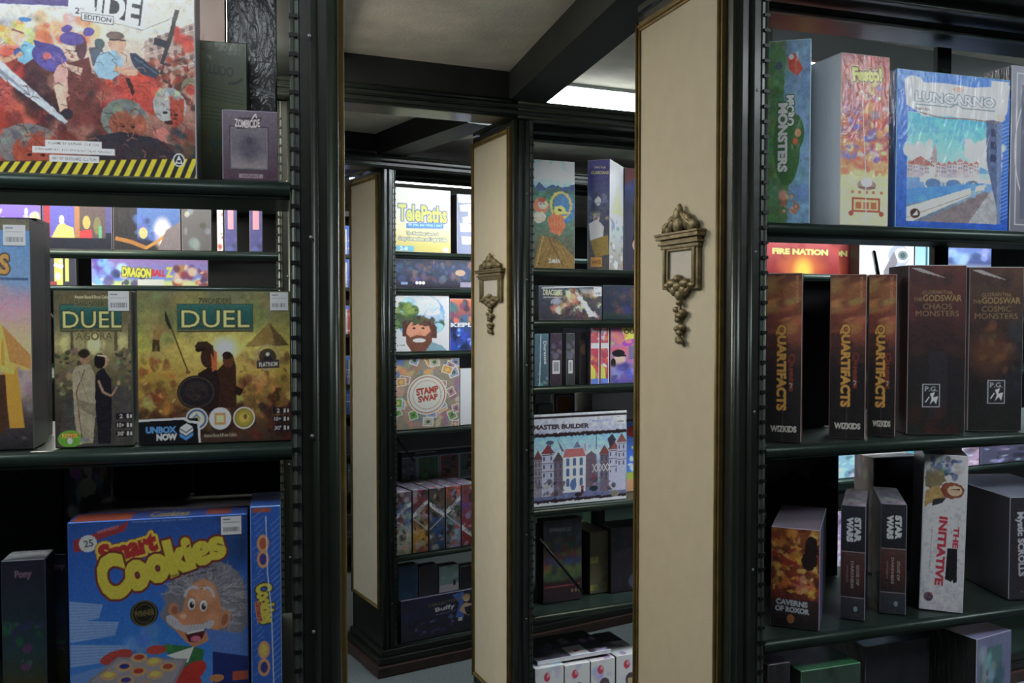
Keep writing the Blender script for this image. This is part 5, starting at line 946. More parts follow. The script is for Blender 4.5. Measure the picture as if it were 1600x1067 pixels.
# fourth shelf
c = Cv(834, 649, 979, 782, (120, 130, 170), R=1.6); c.vg([(0, (170, 172, 182)), (.2, (150, 152, 170)), (.21, (40, 26, 30)), (.24, (40, 26, 30)), (.245, (110, 160, 196)), (.45, (150, 170, 190)), (.8, (100, 104, 140)), (.93, (84, 88, 124)), (.935, (40, 26, 34)), (.96, (40, 26, 34)), (.965, (180, 184, 196)), (1, (180, 184, 196))])
c.warp(.6, 3); c.rect(834, 652, 979, 655, (44, 28, 32)); c.text('MASTER BUILDER', 833, 664, 919, 671, (44, 26, 30), 1, .05); c.text('Mystery of time', 924, 660, 952, 664, (110, 120, 170)); 
R = random.Random(6)
for x, w, h, rc in ((834, 12, 50, (90, 50, 56)), (846, 18, 58, (120, 44, 44)), (864, 14, 46, (70, 56, 60)), (936, 14, 52, (110, 56, 50)), (950, 16, 58, (110, 60, 56)), (964, 14, 68, (120, 66, 60))):
    c.rect(x, 764-h, x+w, 768, R.choice([(150, 150, 170), (90, 80, 96), (120, 110, 120)])); c.poly([(x-2, 764-h), (x+w/2, 750-h), (x+w+2, 764-h)], rc)
    for k in range(3): c.rect(x+2, 768-h+k*12, x+4, 774-h+k*12, (50, 54, 70)); c.rect(x+w-5, 768-h+k*12, x+w-3, 774-h+k*12, (50, 54, 70)); c.line([(x, 766-h+k*12), (x+w, 766-h+k*12)], 1, (70, 50, 50))
c.rect(878, 712, 913, 765, (176, 186, 210)); c.poly([(878, 713), (882, 701), (909, 701), (914, 713)], (160, 84, 84))
for i in range(3):
    for j in range(3): c.rect(883+i*10.5, 717+j*15, 888+i*10.5, 726+j*15, (60, 84, 120)); c.ell(885.5+i*10.5, 717+j*15, 2.6, 2.6, (60, 84, 120))
c.ell(894, 754, 5, 8, (70, 90, 140)); c.poly([(914, 712), (922, 706), (930, 712), (934, 760), (914, 760)], (90, 74, 84)); 
for k in range(5): c.line([(924+k*6, 726), (930+k*6, 738)], 1, (200, 196, 200)); c.line([(930+k*6, 726), (924+k*6, 738)], 1, (200, 196, 200))
c.line([(858, 690), (860, 708)], 1.6, (60, 70, 90)); c.ell(858, 690, 6, 3, (60, 70, 90)); c.poly([(868, 684), (876, 704), (880, 704)], (70, 70, 96)); c.poly([(894, 700), (900, 690), (906, 700)], (90, 90, 120)); c.line([(912, 694), (913, 706)], 2, (160, 100, 110)); c.line([(930, 684), (930, 704)], 1.2, (60, 60, 80)); c.poly([(948, 690), (956, 682), (962, 692), (952, 704)], (50, 44, 60))
c.dabs(840, 745, 880, 768, 24, [(60, 50, 64), (130, 130, 150), (90, 70, 80)], 4, .8, seed=4); c.dabs(920, 745, 960, 768, 20, [(40, 50, 60), (120, 120, 130), (90, 60, 60)], 4, .8, seed=5); c.ell(926, 762, 7, 4, (30, 44, 50)); c.person(908, 768, 14, (150, 110, 100), (110, 60, 70)); c.ell(902, 769, 6, 3, (40, 30, 40)); c.ell(960, 772, 7, 5, (110, 104, 90)); c.noise(4)
o = put('game_box', B2, (834, 979, 649), .03, Z2[3], .05, c, 'wide box with a grey title strip over a half-timbered town scene', group=g2('fourth'), sides={'edge': (190, 196, 210), 'right': (190, 196, 210)}, m='gloss', yref=710, gain=2.1)
sticker(o, 962, 656, 976, 668, c)
c = Cv(979, 657, 1040, 775, (50, 100, 190), R=1.5); c.vg([(0, (70, 110, 190)), (.6, (50, 90, 190)), (.72, (60, 110, 180)), (.73, (140, 160, 50)), (.82, (150, 160, 60)), (.83, (180, 130, 90)), (1, (170, 120, 84))]); c.ell(990, 674, 12, 10, (150, 50, 54)); c.ell(996, 690, 6, 9, (196, 140, 110)); c.dabs(982, 700, 1000, 738, 12, [(200, 200, 205), (30, 34, 60), (110, 150, 60)], 5, .8)
put('game_box', B2, (979, 1040, 659), .13, Z2[3], .05, c, 'bright blue box with yellow-green ground behind the town scene box', group=g2('fourth'), sides={'edge': (120, 160, 200)}, m='gloss', yref=710, gain=2.0)
def flat(B, x0, x1, v, zb, h, d, base, lab, grp, top=None, m='gloss', gain=2.0, edge=None, yr=600, art=None, yaw=0):
    """a box lying flat, h high"""
    u0 = B.hit(x0, yr, v)[0]; u1 = B.hit(x1, yr, v)[0]; c = base if isinstance(base, Cv) else Cv(0, 0, (x1-x0), 20, base).dabs(0, 0, x1-x0, 20, 12, [tuple(min(230, k*1.5+10) for k in base), tuple(k*.6 for k in base)], 5, .5, seed=int(x0))
    bb = base if not isinstance(base, Cv) else (90, 90, 96)
    o = printed_box('game_box', u1-u0, d, h, c, {'top': top or tuple(min(220, k+30) for k in bb), 'left': bb, 'right': bb, 'edge': edge or tuple(min(230, k+50) for k in bb)}, gain, m); o.location = B.world(u0, v, zb+E_); o.rotation_euler = (0, 0, B.a+math.radians(yaw)); o['w'] = u1-u0; o['h'] = h
    return tag(o, lab, 'board game', grp)
zq = Z2[3]
flat(B2, 850, 915, .20, zq, .26, .12, (70, 56, 60), 'brown-grey box standing behind the town scene box', g2('fourth'))
c = Cv(0, 0, 120, 26, (90, 30, 36)); c.rect(0, 0, 120, 8, (170, 160, 166)); c.rect(6, 12, 110, 20, (60, 20, 26))
for k in range(12): c.ring(12+k*8, 16, 3, 1, (170, 110, 100))
flat(B2, 925, 1060, .19, zq, .345, .15, c, 'dark red box with a pale lid edge standing above the town scene box', g2('fourth'), top=(180, 176, 180))
# items seen in the band under the third shelf
c = Cv(870, 612, 912, 642, (80, 60, 70)); c.rect(872, 614, 909, 640, (150, 150, 170)); c.rect(876, 616, 905, 640, (190, 120, 40)); c.dabs(878, 616, 903, 638, 12, [(205, 150, 60), (170, 80, 40)], 5, .8)
put('game_box', B2, (866, 898, 612), .28, Z2[3]+.2625+E_, .03, Cv(870, 590, 912, 650, (80, 60, 70)).rect(873, 600, 909, 650, (150, 150, 170)).rect(877, 604, 905, 646, (190, 120, 40)), 'orange framed card box standing on the brown-grey box', group=g2('fourth'), yref=620)
flat(B2, 838, 868, .05, zq+.2, .001, .1, (200, 200, 205), 'x', 'x') if False else None
put('game_box', B2, (840, 864, 632), .16, Z2[3]+E_, .03, Cv(840, 632, 864, 700, (190, 194, 205), R=1.5).line([(840, 640), (864, 642)], 1, (140, 146, 160)).line([(840, 647), (864, 649)], 1, (150, 156, 170)), 'small white box peeking over the left end of the town scene box', group=g2('fourth'), yref=645, gain=2.2)
# fifth shelf
c = Cv(834, 815, 909, 925, (60, 50, 56), R=1.5); c.vg([(0, (44, 30, 34)), (.1, (60, 60, 70)), (.3, (50, 60, 66)), (.42, (110, 50, 44)), (.52, (50, 60, 110)), (.6, (84, 96, 44)), (.72, (50, 70, 44)), (.76, (44, 24, 28)), (1, (40, 30, 36))]); c.dabs(834, 840, 909, 895, 60, [(110, 50, 40), (60, 70, 120), (90, 104, 50), (110, 80, 40), (44, 60, 50)], 7, .6, asp=.3, seed=3, rot=0); c.warp(1.2, 4); c.text('EXPANSION SET', 846, 826, 888, 831, (130, 130, 134), 2, .02); c.rect(836, 903, 905, 905, (110, 44, 50)); 
for x in (890, 897, 904): c.ell(x, 912, 2, 2.4, (120, 90, 60))
put('game_box', B2, (849, 909, 815), .09, Z2[4]+E_, .05, c, 'dim box with a rainbow coloured landscape band', group=g2('fifth'), sides={'edge': (70, 60, 60)}, m='gloss', yref=870, gain=1.8)
flat(B2, 856, 905, .17, Z2[4], .235, .1, (60, 40, 40), 'dark red box with pale top behind the rainbow landscape box', g2('fifth'), top=(150, 130, 110), gain=1.8)
c = Cv(922, 833, 953, 915, (80, 74, 52), R=1.5); c.rect(922, 866, 936, 874, (130, 120, 40)); c.rect(922, 903, 936, 911, (130, 120, 40)); c.dabs(922, 833, 953, 915, 10, [(60, 56, 44), (90, 84, 64)], 8, .5)
put('game_box', B2, (922, 950, 833), .12, Z2[4]+E_, .22, c, 'brown cardboard box with yellow tape bands', group=g2('fifth'), sides={'edge': (96, 90, 70), 'top': (100, 90, 70), 'right': (44, 40, 36)}, m='print', yref=880, gain=1.7)
c = Cv(953, 826, 1006, 925, (30, 24, 32), R=1.5); c.dabs(953, 826, 1006, 925, 24, [(60, 30, 44), (44, 36, 50), (24, 22, 28)], 9, .6, seed=4); c.ell(988, 910, 9, 11, (60, 60, 84)); c.line([(986, 900), (994, 908), (990, 918)], 1.5, (190, 190, 200)); c.ell(996, 893, 3, 3, (190, 90, 60))
put('game_box', B2, (955, 1010, 826), .10, Z2[4]+E_, .1, c, 'dark maroon box with a curled white mark near its foot', group=g2('fifth'), sides={'edge': (50, 44, 56)}, m='gloss', yref=880, gain=1.8)
flat(B2, 924, 946, .28, Z2[4], .30, .06, (50, 84, 64), 'green box at the back above the cardboard box', g2('fifth'), gain=1.7)
# more boxes of the middle bank seen through the near one
for k, (x0, x1, yt, b) in enumerate(((1200, 1300, 690, (90, 70, 90)), (1302, 1336, 640, (110, 150, 170)), (1338, 1362, 640, (190, 190, 205)), (1364, 1392, 650, (50, 70, 170)), (1394, 1450, 660, (70, 140, 160)), (1452, 1500, 650, (170, 110, 70)), (1503, 1530, 655, (150, 120, 150)), (1532, 1600, 660, (60, 60, 80)))):
    c = Cv(x0, yt, x1, yt+150, b).dabs(x0, yt, x1, yt+150, 40, [tuple(min(235, q*1.4) for q in b), tuple(q*.5 for q in b), (180, 180, 190)], 9, .5, seed=k); 
    put('game_box', B2, (x0, x1, yt), .012, Z2[3]+E_, .1, c, ['mauve', 'pale teal', 'white', 'bright blue', 'teal', 'tan', 'pinkish', 'slate'][k]+' box glimpsed through the near right bank above the space spines', group=g2('fourth'), yref=720, sides={'edge': tuple(min(235, q+40) for q in b)}, gain=2.2)
for k, (x0, x1, yt, b) in enumerate(((1200, 1300, 860, (60, 60, 70)), (1302, 1330, 800, (150, 130, 170)), (1335, 1420, 860, (70, 70, 80)), (1424, 1500, 860, (50, 44, 50)), (1500, 1540, 840, (80, 96, 60)), (1545, 1640, 850, (44, 44, 56)))):
    c = Cv(x0, yt, x1, yt+120, b).dabs(x0, yt, x1, yt+120, 30, [tuple(min(235, q*1.5) for q in b), tuple(q*.5 for q in b)], 9, .5, seed=k)
    put('game_box', B2, (x0, x1, yt), .03, Z2[4]+E_, .1, c, ['grey', 'lilac', 'slate grey', 'brown-black', 'olive', 'blue-black'][k]+' box glimpsed through the low shelf of the near right bank', group=g2('fifth'), yref=880, gain=1.8)
for k, (x0, x1, yt, b) in enumerate(((1020, 1100, 470, (90, 50, 50)), (1104, 1180, 465, (50, 60, 90)), (1200, 1290, 470, (40, 50, 60)), (1294, 1400, 468, (60, 40, 50)), (1404, 1500, 470, (50, 50, 40)))):
    c = Cv(x0, yt, x1, yt+45, b).dabs(x0, yt, x1, yt+45, 16, [tuple(q*1.5 for q in b), tuple(q*.5 for q in b)], 9, .5, seed=k)
# bottom shelf: white book slab on four white boxes
zf = Z2[5]; 
wp = []
def p_white(c, x0, x1, a, b):
    c.vg([(0, (180, 180, 205)), (1, (150, 150, 200))]); c.dabs(x0, a, x1, b, 16, [(190, 190, 214), (130, 140, 200), (160, 150, 190)], 8, .5, seed=int(x0)); c.ell((x0+x1)/2-4, a+13, 5, 6, (170, 40, 60)); c.ell((x0+x1)/2-2, a+11, 2.5, 3, (205, 110, 120)); c.ell((x0+x1)/2+2, b-6, 8, 9, (60, 44, 50)); c.rect((x0+x1)/2-2, b-8, (x0+x1)/2+5, b, (150, 130, 90))
for k, (x0, x1, yt, v) in enumerate(((836, 881, 1046, .012), (882.5, 922, 1041, .012), (923.5, 961, 1034, .012), (963, 1003, 1026, .012))):
    c = Cv(x0, yt, x1, yt+30, (170, 170, 200), R=1.6); p_white(c, x0, x1, yt, yt+30); h = .0
    tp = Cv(0, 0, 40, 70, (180, 182, 205)); tp.dabs(0, 0, 40, 70, 20, [(205, 206, 220), (90, 84, 100), (150, 156, 196)], 9, .6, seed=k); tp.rect(0, 0, 40, 30, (50, 46, 56))
    cc = Cv(x0, yt, x1, yt+110, (165, 165, 200), R=1.3); p_white(cc, x0, x1, yt, yt+40)
    hs = put('game_box', B2, (x0, x1, yt), v, zf+E_, .22, cc, ['leftmost', 'second from the left', 'third from the left', 'rightmost'][k]+' of the four white and violet boxes with a red flower mark', group='four white and violet flower boxes', sides={'top': tp, 'edge': (205, 205, 220)}, m='wrap', yref=1050, gain=2.3)

    wp.append(hs['h'])
tp = Cv(0, 0, 110, 60, (56, 50, 60), R=1.6); tp.poly([(0, 0), (110, 0), (110, 22), (0, 26)], (34, 26, 28)); tp.dabs(0, 20, 110, 60, 30, [(150, 156, 176), (90, 90, 110), (44, 40, 50)], 8, .7, seed=3); tp.rect(50, 36, 78, 60, (180, 184, 200)); tp.rect(60, 46, 68, 52, (150, 60, 60))
ed = Cv(0, 0, 110, 8, (196, 200, 214)); ed.rect(0, 0, 110, 2, (120, 124, 150))
flat(B2, 840, 955, .03, zf+max(wp)+.0024, .014, .20, ed, 'thin illustrated book slab lying across the white flower boxes', 'game boxes on the lowest shelf of the middle bank', top=tp, gain=2.3, yr=1030)
# ================================================================== FAR BANK
def g3(n): return 'game boxes on the %s shelf of the far bank' % n
def b3(x0, x1, yt, sh, c, lab, v=.012, d=.06, m='gloss', gain=2.2, sides=None, yr=None, yaw=0):
    return put('game_box', B3, (x0, x1, yt), v, Z3[sh]+E_, d, c, lab, group=g3(['top', 'second', 'third', 'fourth', 'fifth', 'lowest'][sh]), sides=sides or {'edge': (150, 155, 160)}, m=m, yref=yr or yt+40, gain=gain, yaw=yaw)
c = Cv(616, 292, 704, 393, (220, 214, 180), R=2); c.vg([(0, (225, 222, 210)), (.4, (222, 218, 190)), (.7, (216, 204, 140)), (.9, (206, 190, 90)), (1, (205, 186, 84))]); c.text('TelePaths', 622, 318, 698, 345, (206, 206, 70), 0, .035, out=[((70, 80, 140), 1.3), ((190, 196, 214), 2.2)]); c.poly([(634, 348), (692, 344), (693, 354), (634, 356)], (60, 120, 190)); c.text('do you see what I see?', 637, 346.5, 690, 353, (150, 205, 225), -1, .02)
c.text('The Matching Game of', 634, 361, 684, 367, (205, 200, 140), 0, .03, out=[((110, 116, 130), .9)]); c.text('Crazy Connections and Logical Links', 622, 369, 698, 377, (205, 200, 140), 0, .03, out=[((110, 116, 130), .9)]); c.rect(618, 384, 646, 392, (90, 170, 200)); c.text('2-8', 624, 385, 636, 391, (220, 225, 225)); c.ell(696, 388, 5, 4, (190, 196, 205))
b3(616, 704, 292, 0, c, 'bright white and yellow party box with a wobbly title', gain=1.15, sides={'edge': (225, 225, 225)})
c = Cv(714, 305, 740, 395, (84, 88, 110), R=2)
for x, y, r in ((724, 325, 10), (727, 343, 8), (724, 356, -8), (733, 333, 4), (726, 375, -6), (722, 312, 5)): c.poly([(x-7, y-5+r*.2), (x+6, y-6), (x+8, y+5), (x-6, y+6)], (196, 200, 212))
b3(714, 750, 303, 0, c, 'slate grey box scattered with white tiles, beside the bright party box', gain=2.6)
c = Cv(616, 402, 745, 450, (40, 46, 66), R=1.7); c.vg([(0, (30, 34, 46)), (.4, (44, 54, 80)), (.8, (36, 36, 50)), (1, (26, 24, 32))]); c.dabs(620, 408, 740, 438, 70, [(60, 76, 110), (90, 60, 56), (40, 60, 90), (110, 90, 90), (34, 40, 60)], 6, .6, seed=2); c.ell(718, 424, 8, 5, (150, 120, 96)); 
for x in (650, 655, 660): c.ell(x, 441, 2.4, 2.6, (190, 180, 170))
c.rect(626, 440, 636, 444, (110, 130, 170)); c.rect(718, 439, 736, 447, (120, 110, 130)); c.noise(3)
b3(616, 745, 402, 1, c, 'wide dark blue fantasy box lying under the top shelf', gain=2.0, d=.25)
# portrait box: bearded man under a landscape-filled round hairdo (generic portrait)
c = Cv(616, 453, 702, 549, (200, 204, 212), R=2.2); c.vg([(0, (206, 210, 214)), (1, (190, 194, 206))]); c.ell(656, 492, 39, 38, (90, 130, 180)); c.ell(654, 476, 33, 20, (150, 176, 214)); c.dabs(634, 465, 680, 480, 20, [(196, 206, 225), (120, 160, 210)], 7, .6, asp=.4, seed=3); c.poly([(658, 494), (668, 476), (674, 484), (684, 476), (694, 496), (690, 502), (660, 502)], (120, 140, 190)); c.poly([(668, 478), (674, 486), (684, 478), (688, 488), (664, 490)], (196, 206, 225))
c.dabs(618, 470, 650, 510, 60, [(60, 90, 44), (90, 110, 50), (44, 70, 40), (110, 124, 60)], 7, .85, seed=4); c.dabs(640, 496, 692, 510, 26, [(50, 80, 50), (70, 100, 60), (44, 66, 50)], 6, .8, seed=5); c.ell(684, 510, 9, 8, (110, 150, 170))
c.warp(.5, 3); c.poly([(628, 500), (640, 494), (672, 496), (682, 510), (682, 528), (628, 524)], (70, 40, 34)); c.ell(653, 519, 19, 22, (176, 108, 82)); c.dabs(634, 494, 676, 503, 22, [(60, 44, 34), (70, 70, 44), (50, 70, 44)], 5, .9, seed=8); c.poly([(633, 518), (640, 526), (650, 522), (664, 524), (674, 514), (674, 534), (664, 549), (642, 549), (634, 536)], (90, 52, 38)); c.ell(654, 531, 10, 3.4, (216, 196, 184)); c.ell(646, 511, 2.6, 1.6, (50, 34, 30)); c.ell(660, 511, 2.6, 1.6, (50, 34, 30)); c.line([(642, 506), (650, 505)], 1.6, (70, 40, 34)); c.line([(656, 505), (664, 507)], 1.6, (70, 40, 34)); c.ell(654, 520, 3.4, 3, (170, 96, 74))
c.poly([(664, 549), (674, 534), (690, 540), (699, 549)], (90, 120, 130)); c.poly([(616, 549), (616, 526), (630, 538), (640, 549)], (200, 204, 210)); c.text('& GAME', 620, 537, 632, 540, (60, 60, 64)); c.noise(3)
b3(616, 702, 457, 2, c, 'white box with a smiling bearded man whose round hair holds a landscape', gain=2.6, sides={'edge': (220, 220, 225)})
c = Cv(702, 467, 745, 549, (60, 60, 110), R=2); c.vg([(0, (170, 90, 60)), (.35, (110, 60, 70)), (.45, (40, 60, 90)), (1, (34, 50, 120))]); c.dabs(702, 467, 740, 505, 24, [(190, 100, 60), (90, 50, 90), (50, 90, 110), (44, 34, 50)], 7, .8, asp=.3, seed=2, rot=80); c.dabs(702, 512, 740, 549, 30, [(40, 60, 150), (70, 130, 190), (26, 30, 60), (110, 150, 200)], 6, .8, asp=.3, seed=3); c.text('KEPLER', 703, 505, 751, 512, (205, 205, 214), 0, .04)
b3(703, 750, 467, 2, c, 'colourful space box beside the bearded man box', gain=2.4)
# stamp box
c = Cv(616, 560, 718, 669, (130, 116, 96), R=1.8); c.dabs(616, 560, 718, 669, 90, [(150, 120, 90), (110, 130, 90), (170, 150, 130), (130, 100, 110), (90, 110, 140), (180, 130, 80)], 9, .9, seed=2)
R = random.Random(9)
for k in range(34):
    x, y, a = R.uniform(618, 716), R.uniform(562, 667), R.uniform(-.6, .6); w, h = R.uniform(6, 9), R.uniform(6, 8)
    Q = lambda s_: [(x+s_*(i*w*math.cos(a)-j*h*math.sin(a)), y+s_*(i*w*math.sin(a)+j*h*math.cos(a))) for i, j in ((-1, -1), (1, -1), (1, 1), (-1, 1))]
    c.poly(Q(1), (196, 188, 170)); c.poly(Q(.8), R.choice([(90, 140, 60), (150, 110, 110), (120, 130, 160), (190, 130, 60), (70, 110, 60), (160, 150, 140)])); c.ell(x, y, w*.4, h*.4, R.choice([(60, 100, 50), (190, 160, 90), (90, 70, 90)]))
c.ell(666, 617, 31, 31, (196, 186, 166)); c.ring(666, 617, 28, 1.4, (150, 74, 60)); c.ring(666, 617, 22, .8, (160, 96, 80)); c.text('STAMP', 649, 605, 684, 616, (160, 50, 36), -7, .05); c.text('SWAP', 652, 617, 683, 627, (160, 50, 36), -7, .05); c.noise(4)
b3(616, 718, 561, 3, c, 'square box covered in postage stamps with a round title badge', gain=2.0, sides={'edge': (170, 166, 160), 'right': (190, 194, 214)})
c = Cv(718, 570, 760, 668, (170, 176, 205)); b3(719, 760, 576, 3, c, 'plain pale lilac box beside the postage stamp box', v=.03, gain=2.3)
# fourth gap: flat stack and framed pictures box
z_ = Z3[4]
c = Cv(616, 700, 745, 748, (50, 50, 66), R=1.7); c.vg([(0, (60, 56, 66)), (1, (40, 40, 50))])
for x0, x1, p in ((618, 649, [(60, 70, 90), (90, 110, 80), (110, 80, 90)]), (653, 683, [(50, 90, 60), (40, 70, 50), (90, 110, 80)]), (687, 715, [(110, 60, 50), (90, 80, 90), (60, 60, 80)]), (718, 745, [(70, 80, 90), (110, 90, 90)])):
    c.rect(x0-1.5, 700, x1+1.5, 748, (110, 116, 136)); c.rect(x0, 702, x1, 746, p[0]); c.dabs(x0+3, 705, x1-3, 744, 22, p+[(34, 34, 40)], 4.5, .8, seed=x0)
def tall3(x0, x1, y0, y1, v, cc, lab, d=.05, gain=2.0, sides=None, m='gloss'):
    u0, za = B3.hit(x0, y1, v); u1, _ = B3.hit(x1, y1, v); _, zt = B3.hit(x0, y0, v)
    return u0, u1, za, zt
# five standing comic spines with diagonal strips
R = random.Random(12)
for k, (x0, x1, yt) in enumerate(((617, 643, 771), (645, 669, 767), (671, 695, 764), (697, 720, 761), (721.5, 746, 758))):
    yb = yt+95-k*1.5; c = Cv(x0, yt, x1, yb, (60, 50, 54), R=2); w = x1-x0; P = [[(130, 50, 44), (60, 90, 140), (150, 150, 120)], [(130, 40, 60), (70, 50, 50), (170, 120, 40)], [(60, 50, 44), (90, 70, 50), (30, 60, 110)], [(170, 60, 40), (60, 70, 50), (110, 130, 160)], [(120, 60, 50), (90, 50, 110), (130, 30, 30)]][k]
    c.vg([(0, P[0]), (.35, P[1]), (.7, P[2]), (1, tuple(q*.7 for q in P[2]))]); c.dabs(x0, yt, x1, yb, 50, P+[(30, 26, 30), (150, 140, 140)], 5, .7, seed=k+3)
    s_ = 1 if k in (2, 4) else -1; yy = yt+26+(40 if k == 4 else 0); c.poly([(x0, yy-s_*8), (x1, yy+s_*12), (x1, yy+s_*12+7), (x0, yy-s_*8+7)], (180, 180, 190)); c.warp(.5, 4); c.text('LEGEND', x0+4, yy-1, x1-4, yy+5, (60, 60, 80), s_*38, .03); c.poly([(x0, yy+24+s_*10), (x1, yy+24-s_*10), (x1, yy+26-s_*10), (x0, yy+26+s_*10)], (150, 150, 156)); c.noise(4)
    t = Cv(0, 0, 24, 60, (130, 120, 140)); t.dabs(0, 0, 24, 60, 30, [(170, 170, 190), (120, 130, 90), (150, 90, 90), (90, 90, 120)], 5, .8, seed=k)
    b3(x0, x1, yt, 4, c, ['red and blue', 'crimson and gold', 'black and gold', 'orange-red and pale blue', 'violet and red'][k]+' comic box with a diagonal name strip, in the row of five', d=.22, m='wrap', gain=2.0, sides={'top': t, 'edge': (110, 110, 124)}, yr=820)
u0, u1, za, zt = tall3(616, 745, 700, 748, .30, None, '')
c4 = c = Cv(628, 690, 745, 860, (44, 44, 56), R=1.5)
for x0, x1, p in ((618, 649, [(60, 70, 90), (90, 110, 80), (110, 80, 90)]), (653, 683, [(50, 90, 60), (40, 70, 50), (90, 110, 80)]), (687, 715, [(110, 60, 50), (90, 80, 90), (60, 60, 80)]), (718, 745, [(70, 80, 90), (110, 90, 90)])):
    c.rect(x0-1.5, 700, x1+1.5, 752, (120, 126, 146)); c.rect(x0, 702, x1, 749, p[0]); c.dabs(x0+3, 705, x1-3, 746, 22, p+[(34, 34, 40)], 4.5, .8, seed=x0)
c.rect(616, 690, 745, 697, (30, 26, 30)); c.rect(648, 692, 680, 694, (110, 110, 114))
put('game_box', B3, (628, 745, 708), .25, Z3[4]+E_, .05, c, 'box printed with a row of small framed pictures, behind the five comic boxes', group=g3('fifth'), yref=760, gain=2.0)
# fifth shelf gap and the lowest shelf
zz = Z3[5]
def on3(x0, x1, y0, y1, v, z, c, lab, d=.05, gain=1.9, m='gloss', sides=None):
    return put('game_box', B3, (x0, x1, y0), v, z, d, c, lab, group=g3('lowest'), sides=sides or {'edge': (90, 92, 100), 'top': (60, 62, 70)}, yref=y1-5, gain=gain, m=m)
c = Cv(624, 930, 745, 1034, (34, 34, 50), R=1.7); c.vg([(0, (34, 34, 60)), (1, (24, 24, 38))]); c.dabs(640, 985, 705, 1025, 20, [(50, 60, 120), (40, 44, 90), (70, 84, 150)], 4.5, .8, seed=2); c.dabs(624, 935, 720, 980, 10, [(30, 40, 90), (30, 30, 50)], 16, .3, seed=3); c.poly([(704, 936), (723, 932), (724, 1000), (710, 995), (716, 960)], (60, 90, 170)); c.text('Buffy', 677, 960, 709, 974, (190, 190, 200), -5, .03); c.text('the adventure game', 678, 976, 710, 980, (110, 110, 140), -5); c.text('COLLECTORS', 666, 948, 718, 955, (110, 96, 50), -5, .02); c.ell(728, 952, 5, 8, (200, 160, 130)); c.ell(727, 947, 7, 8, (170, 140, 80), .8); c.poly([(720, 968), (726, 962), (738, 968), (740, 994), (730, 996), (716, 980)], (190, 150, 120)); c.poly([(724, 974), (740, 970), (742, 996), (728, 994)], (30, 26, 34)); c.rect(714, 997, 721, 1006, (190, 190, 200)); c.noise(3)
o1 = on3(627, 745, 940, 1030, .006, zz+E_, c, 'large dark blue television game box with a blond figure in its corner', d=.12, sides={'edge': (84, 84, 110), 'left': (12, 12, 18), 'top': (80, 80, 96)}, m='wrap')
zt = zz+E_+o1['h']+.0012
for x0, x1, b, lab in ((622, 653, (30, 50, 76), 'dim dark blue box on top of the television game box'), (655, 684, (40, 36, 44), 'dim black box on top of the television game box'), (686, 717, (96, 120, 116), 'pale green photo box with a tiny figure, on the television game box'), (719, 745, (30, 28, 34), 'dim black box on the television game box nearest the middle bank end panel')):
    c = Cv(x0, 875, x1, 935, b, R=1.6).dabs(x0, 875, x1, 935, 10, [tuple(q*1.25 for q in b), tuple(q*.8 for q in b)], 9, .5)
    if b[1] == 120: c.rect(x0, 918, x1, 935, (150, 140, 150)); c.person(x0+24, 922, 14, (60, 50, 50), (40, 36, 44))
    on3(x0, x1, 886, 930, .02, zt, c, lab, d=.05, gain=1.8)
zp = Z3[4]
# ================================================================== lighter papers lying behind the lowest gap
# ================================================================== SECOND AND THIRD LEFT BANKS
def bl(B, x0, x1, yt, z, c, lab, grp, v=.012, d=.05, m='gloss', gain=1.5, edge=(120, 120, 130), yr=None):
    return put('game_box', B, (x0, x1, yt), v, z+E_, d, c, lab, group=grp, sides={'edge': edge}, m=m, yref=yr or 370, gain=gain)
G_ = 'game boxes on the upper shelf of the second left bank'
c = Cv(66, 240, 175, 392, (40, 44, 60), R=1.3); c.vg([(0, (60, 60, 110)), (.8, (60, 60, 110)), (.81, (26, 30, 44)), (1, (24, 28, 40))]); c.rect(72, 240, 116, 372, (70, 70, 150)); c.rect(68, 240, 78, 372, (130, 40, 50)); c.poly([(80, 372), (90, 350), (98, 344), (104, 350), (114, 354), (116, 372)], (176, 160, 84)); c.ell(96, 340, 4, 8, (200, 180, 160)); c.rect(116, 240, 124, 372, (130, 90, 60)); c.rect(124, 240, 165, 372, (70, 60, 64)); c.ell(135, 344, 6, 12, (140, 130, 70)); c.poly([(124, 360), (142, 356), (144, 372), (124, 372)], (160, 44, 50)); c.ell(152, 350, 6, 16, (90, 90, 60)); c.rect(154, 350, 159, 372, (70, 130, 100)); c.noise(3)
bl(L2, 66, 175, 255, ZL2[0], c, 'dark framed box with a yellow-sleeved figure, seen over the olive box', G_)
c = Cv(177, 240, 288, 392, (26, 24, 30), R=1.3); c.vg([(0, (20, 20, 30)), (1, (26, 24, 30))]); c.rect(216, 240, 288, 375, (50, 80, 140)); c.ell(258, 362, 14, 24, (214, 190, 170), .95, soft=.4); c.dabs(216, 335, 250, 385, 16, [(24, 30, 60), (60, 90, 150)], 10, .6, seed=3); c.line([(180, 372), (206, 378), (230, 388)], 7, (130, 84, 34)); c.line([(228, 390), (250, 376), (280, 350)], 5, (150, 104, 44)); c.ell(226, 362, 7, 10, (150, 140, 90)); c.poly([(264, 356), (288, 340), (288, 392), (250, 392)], (90, 84, 90)); c.noise(3)
bl(L2, 177, 282, 255, ZL2[0], c, 'dark fantasy box with a glowing white figure on blue, second left bank', G_, m='wrap')
bl(L2, 284, 330, 255, ZL2[0], Cv(284, 255, 330, 392, (70, 70, 74)).dabs(284, 255, 330, 392, 16, [(110, 110, 120), (44, 44, 48), (150, 150, 160)], 8, .6, asp=.3, rot=80), 'grey crinkle-wrapped box beside the glowing white figure box', G_, m='wrap')
bl(L2, 339, 349, 250, ZL2[0], Cv(339, 255, 349, 388, (180, 176, 180)).dabs(339, 300, 349, 388, 10, [(160, 60, 60), (110, 110, 120)], 3, .8), 'thin white and red spine on the second left bank', G_)
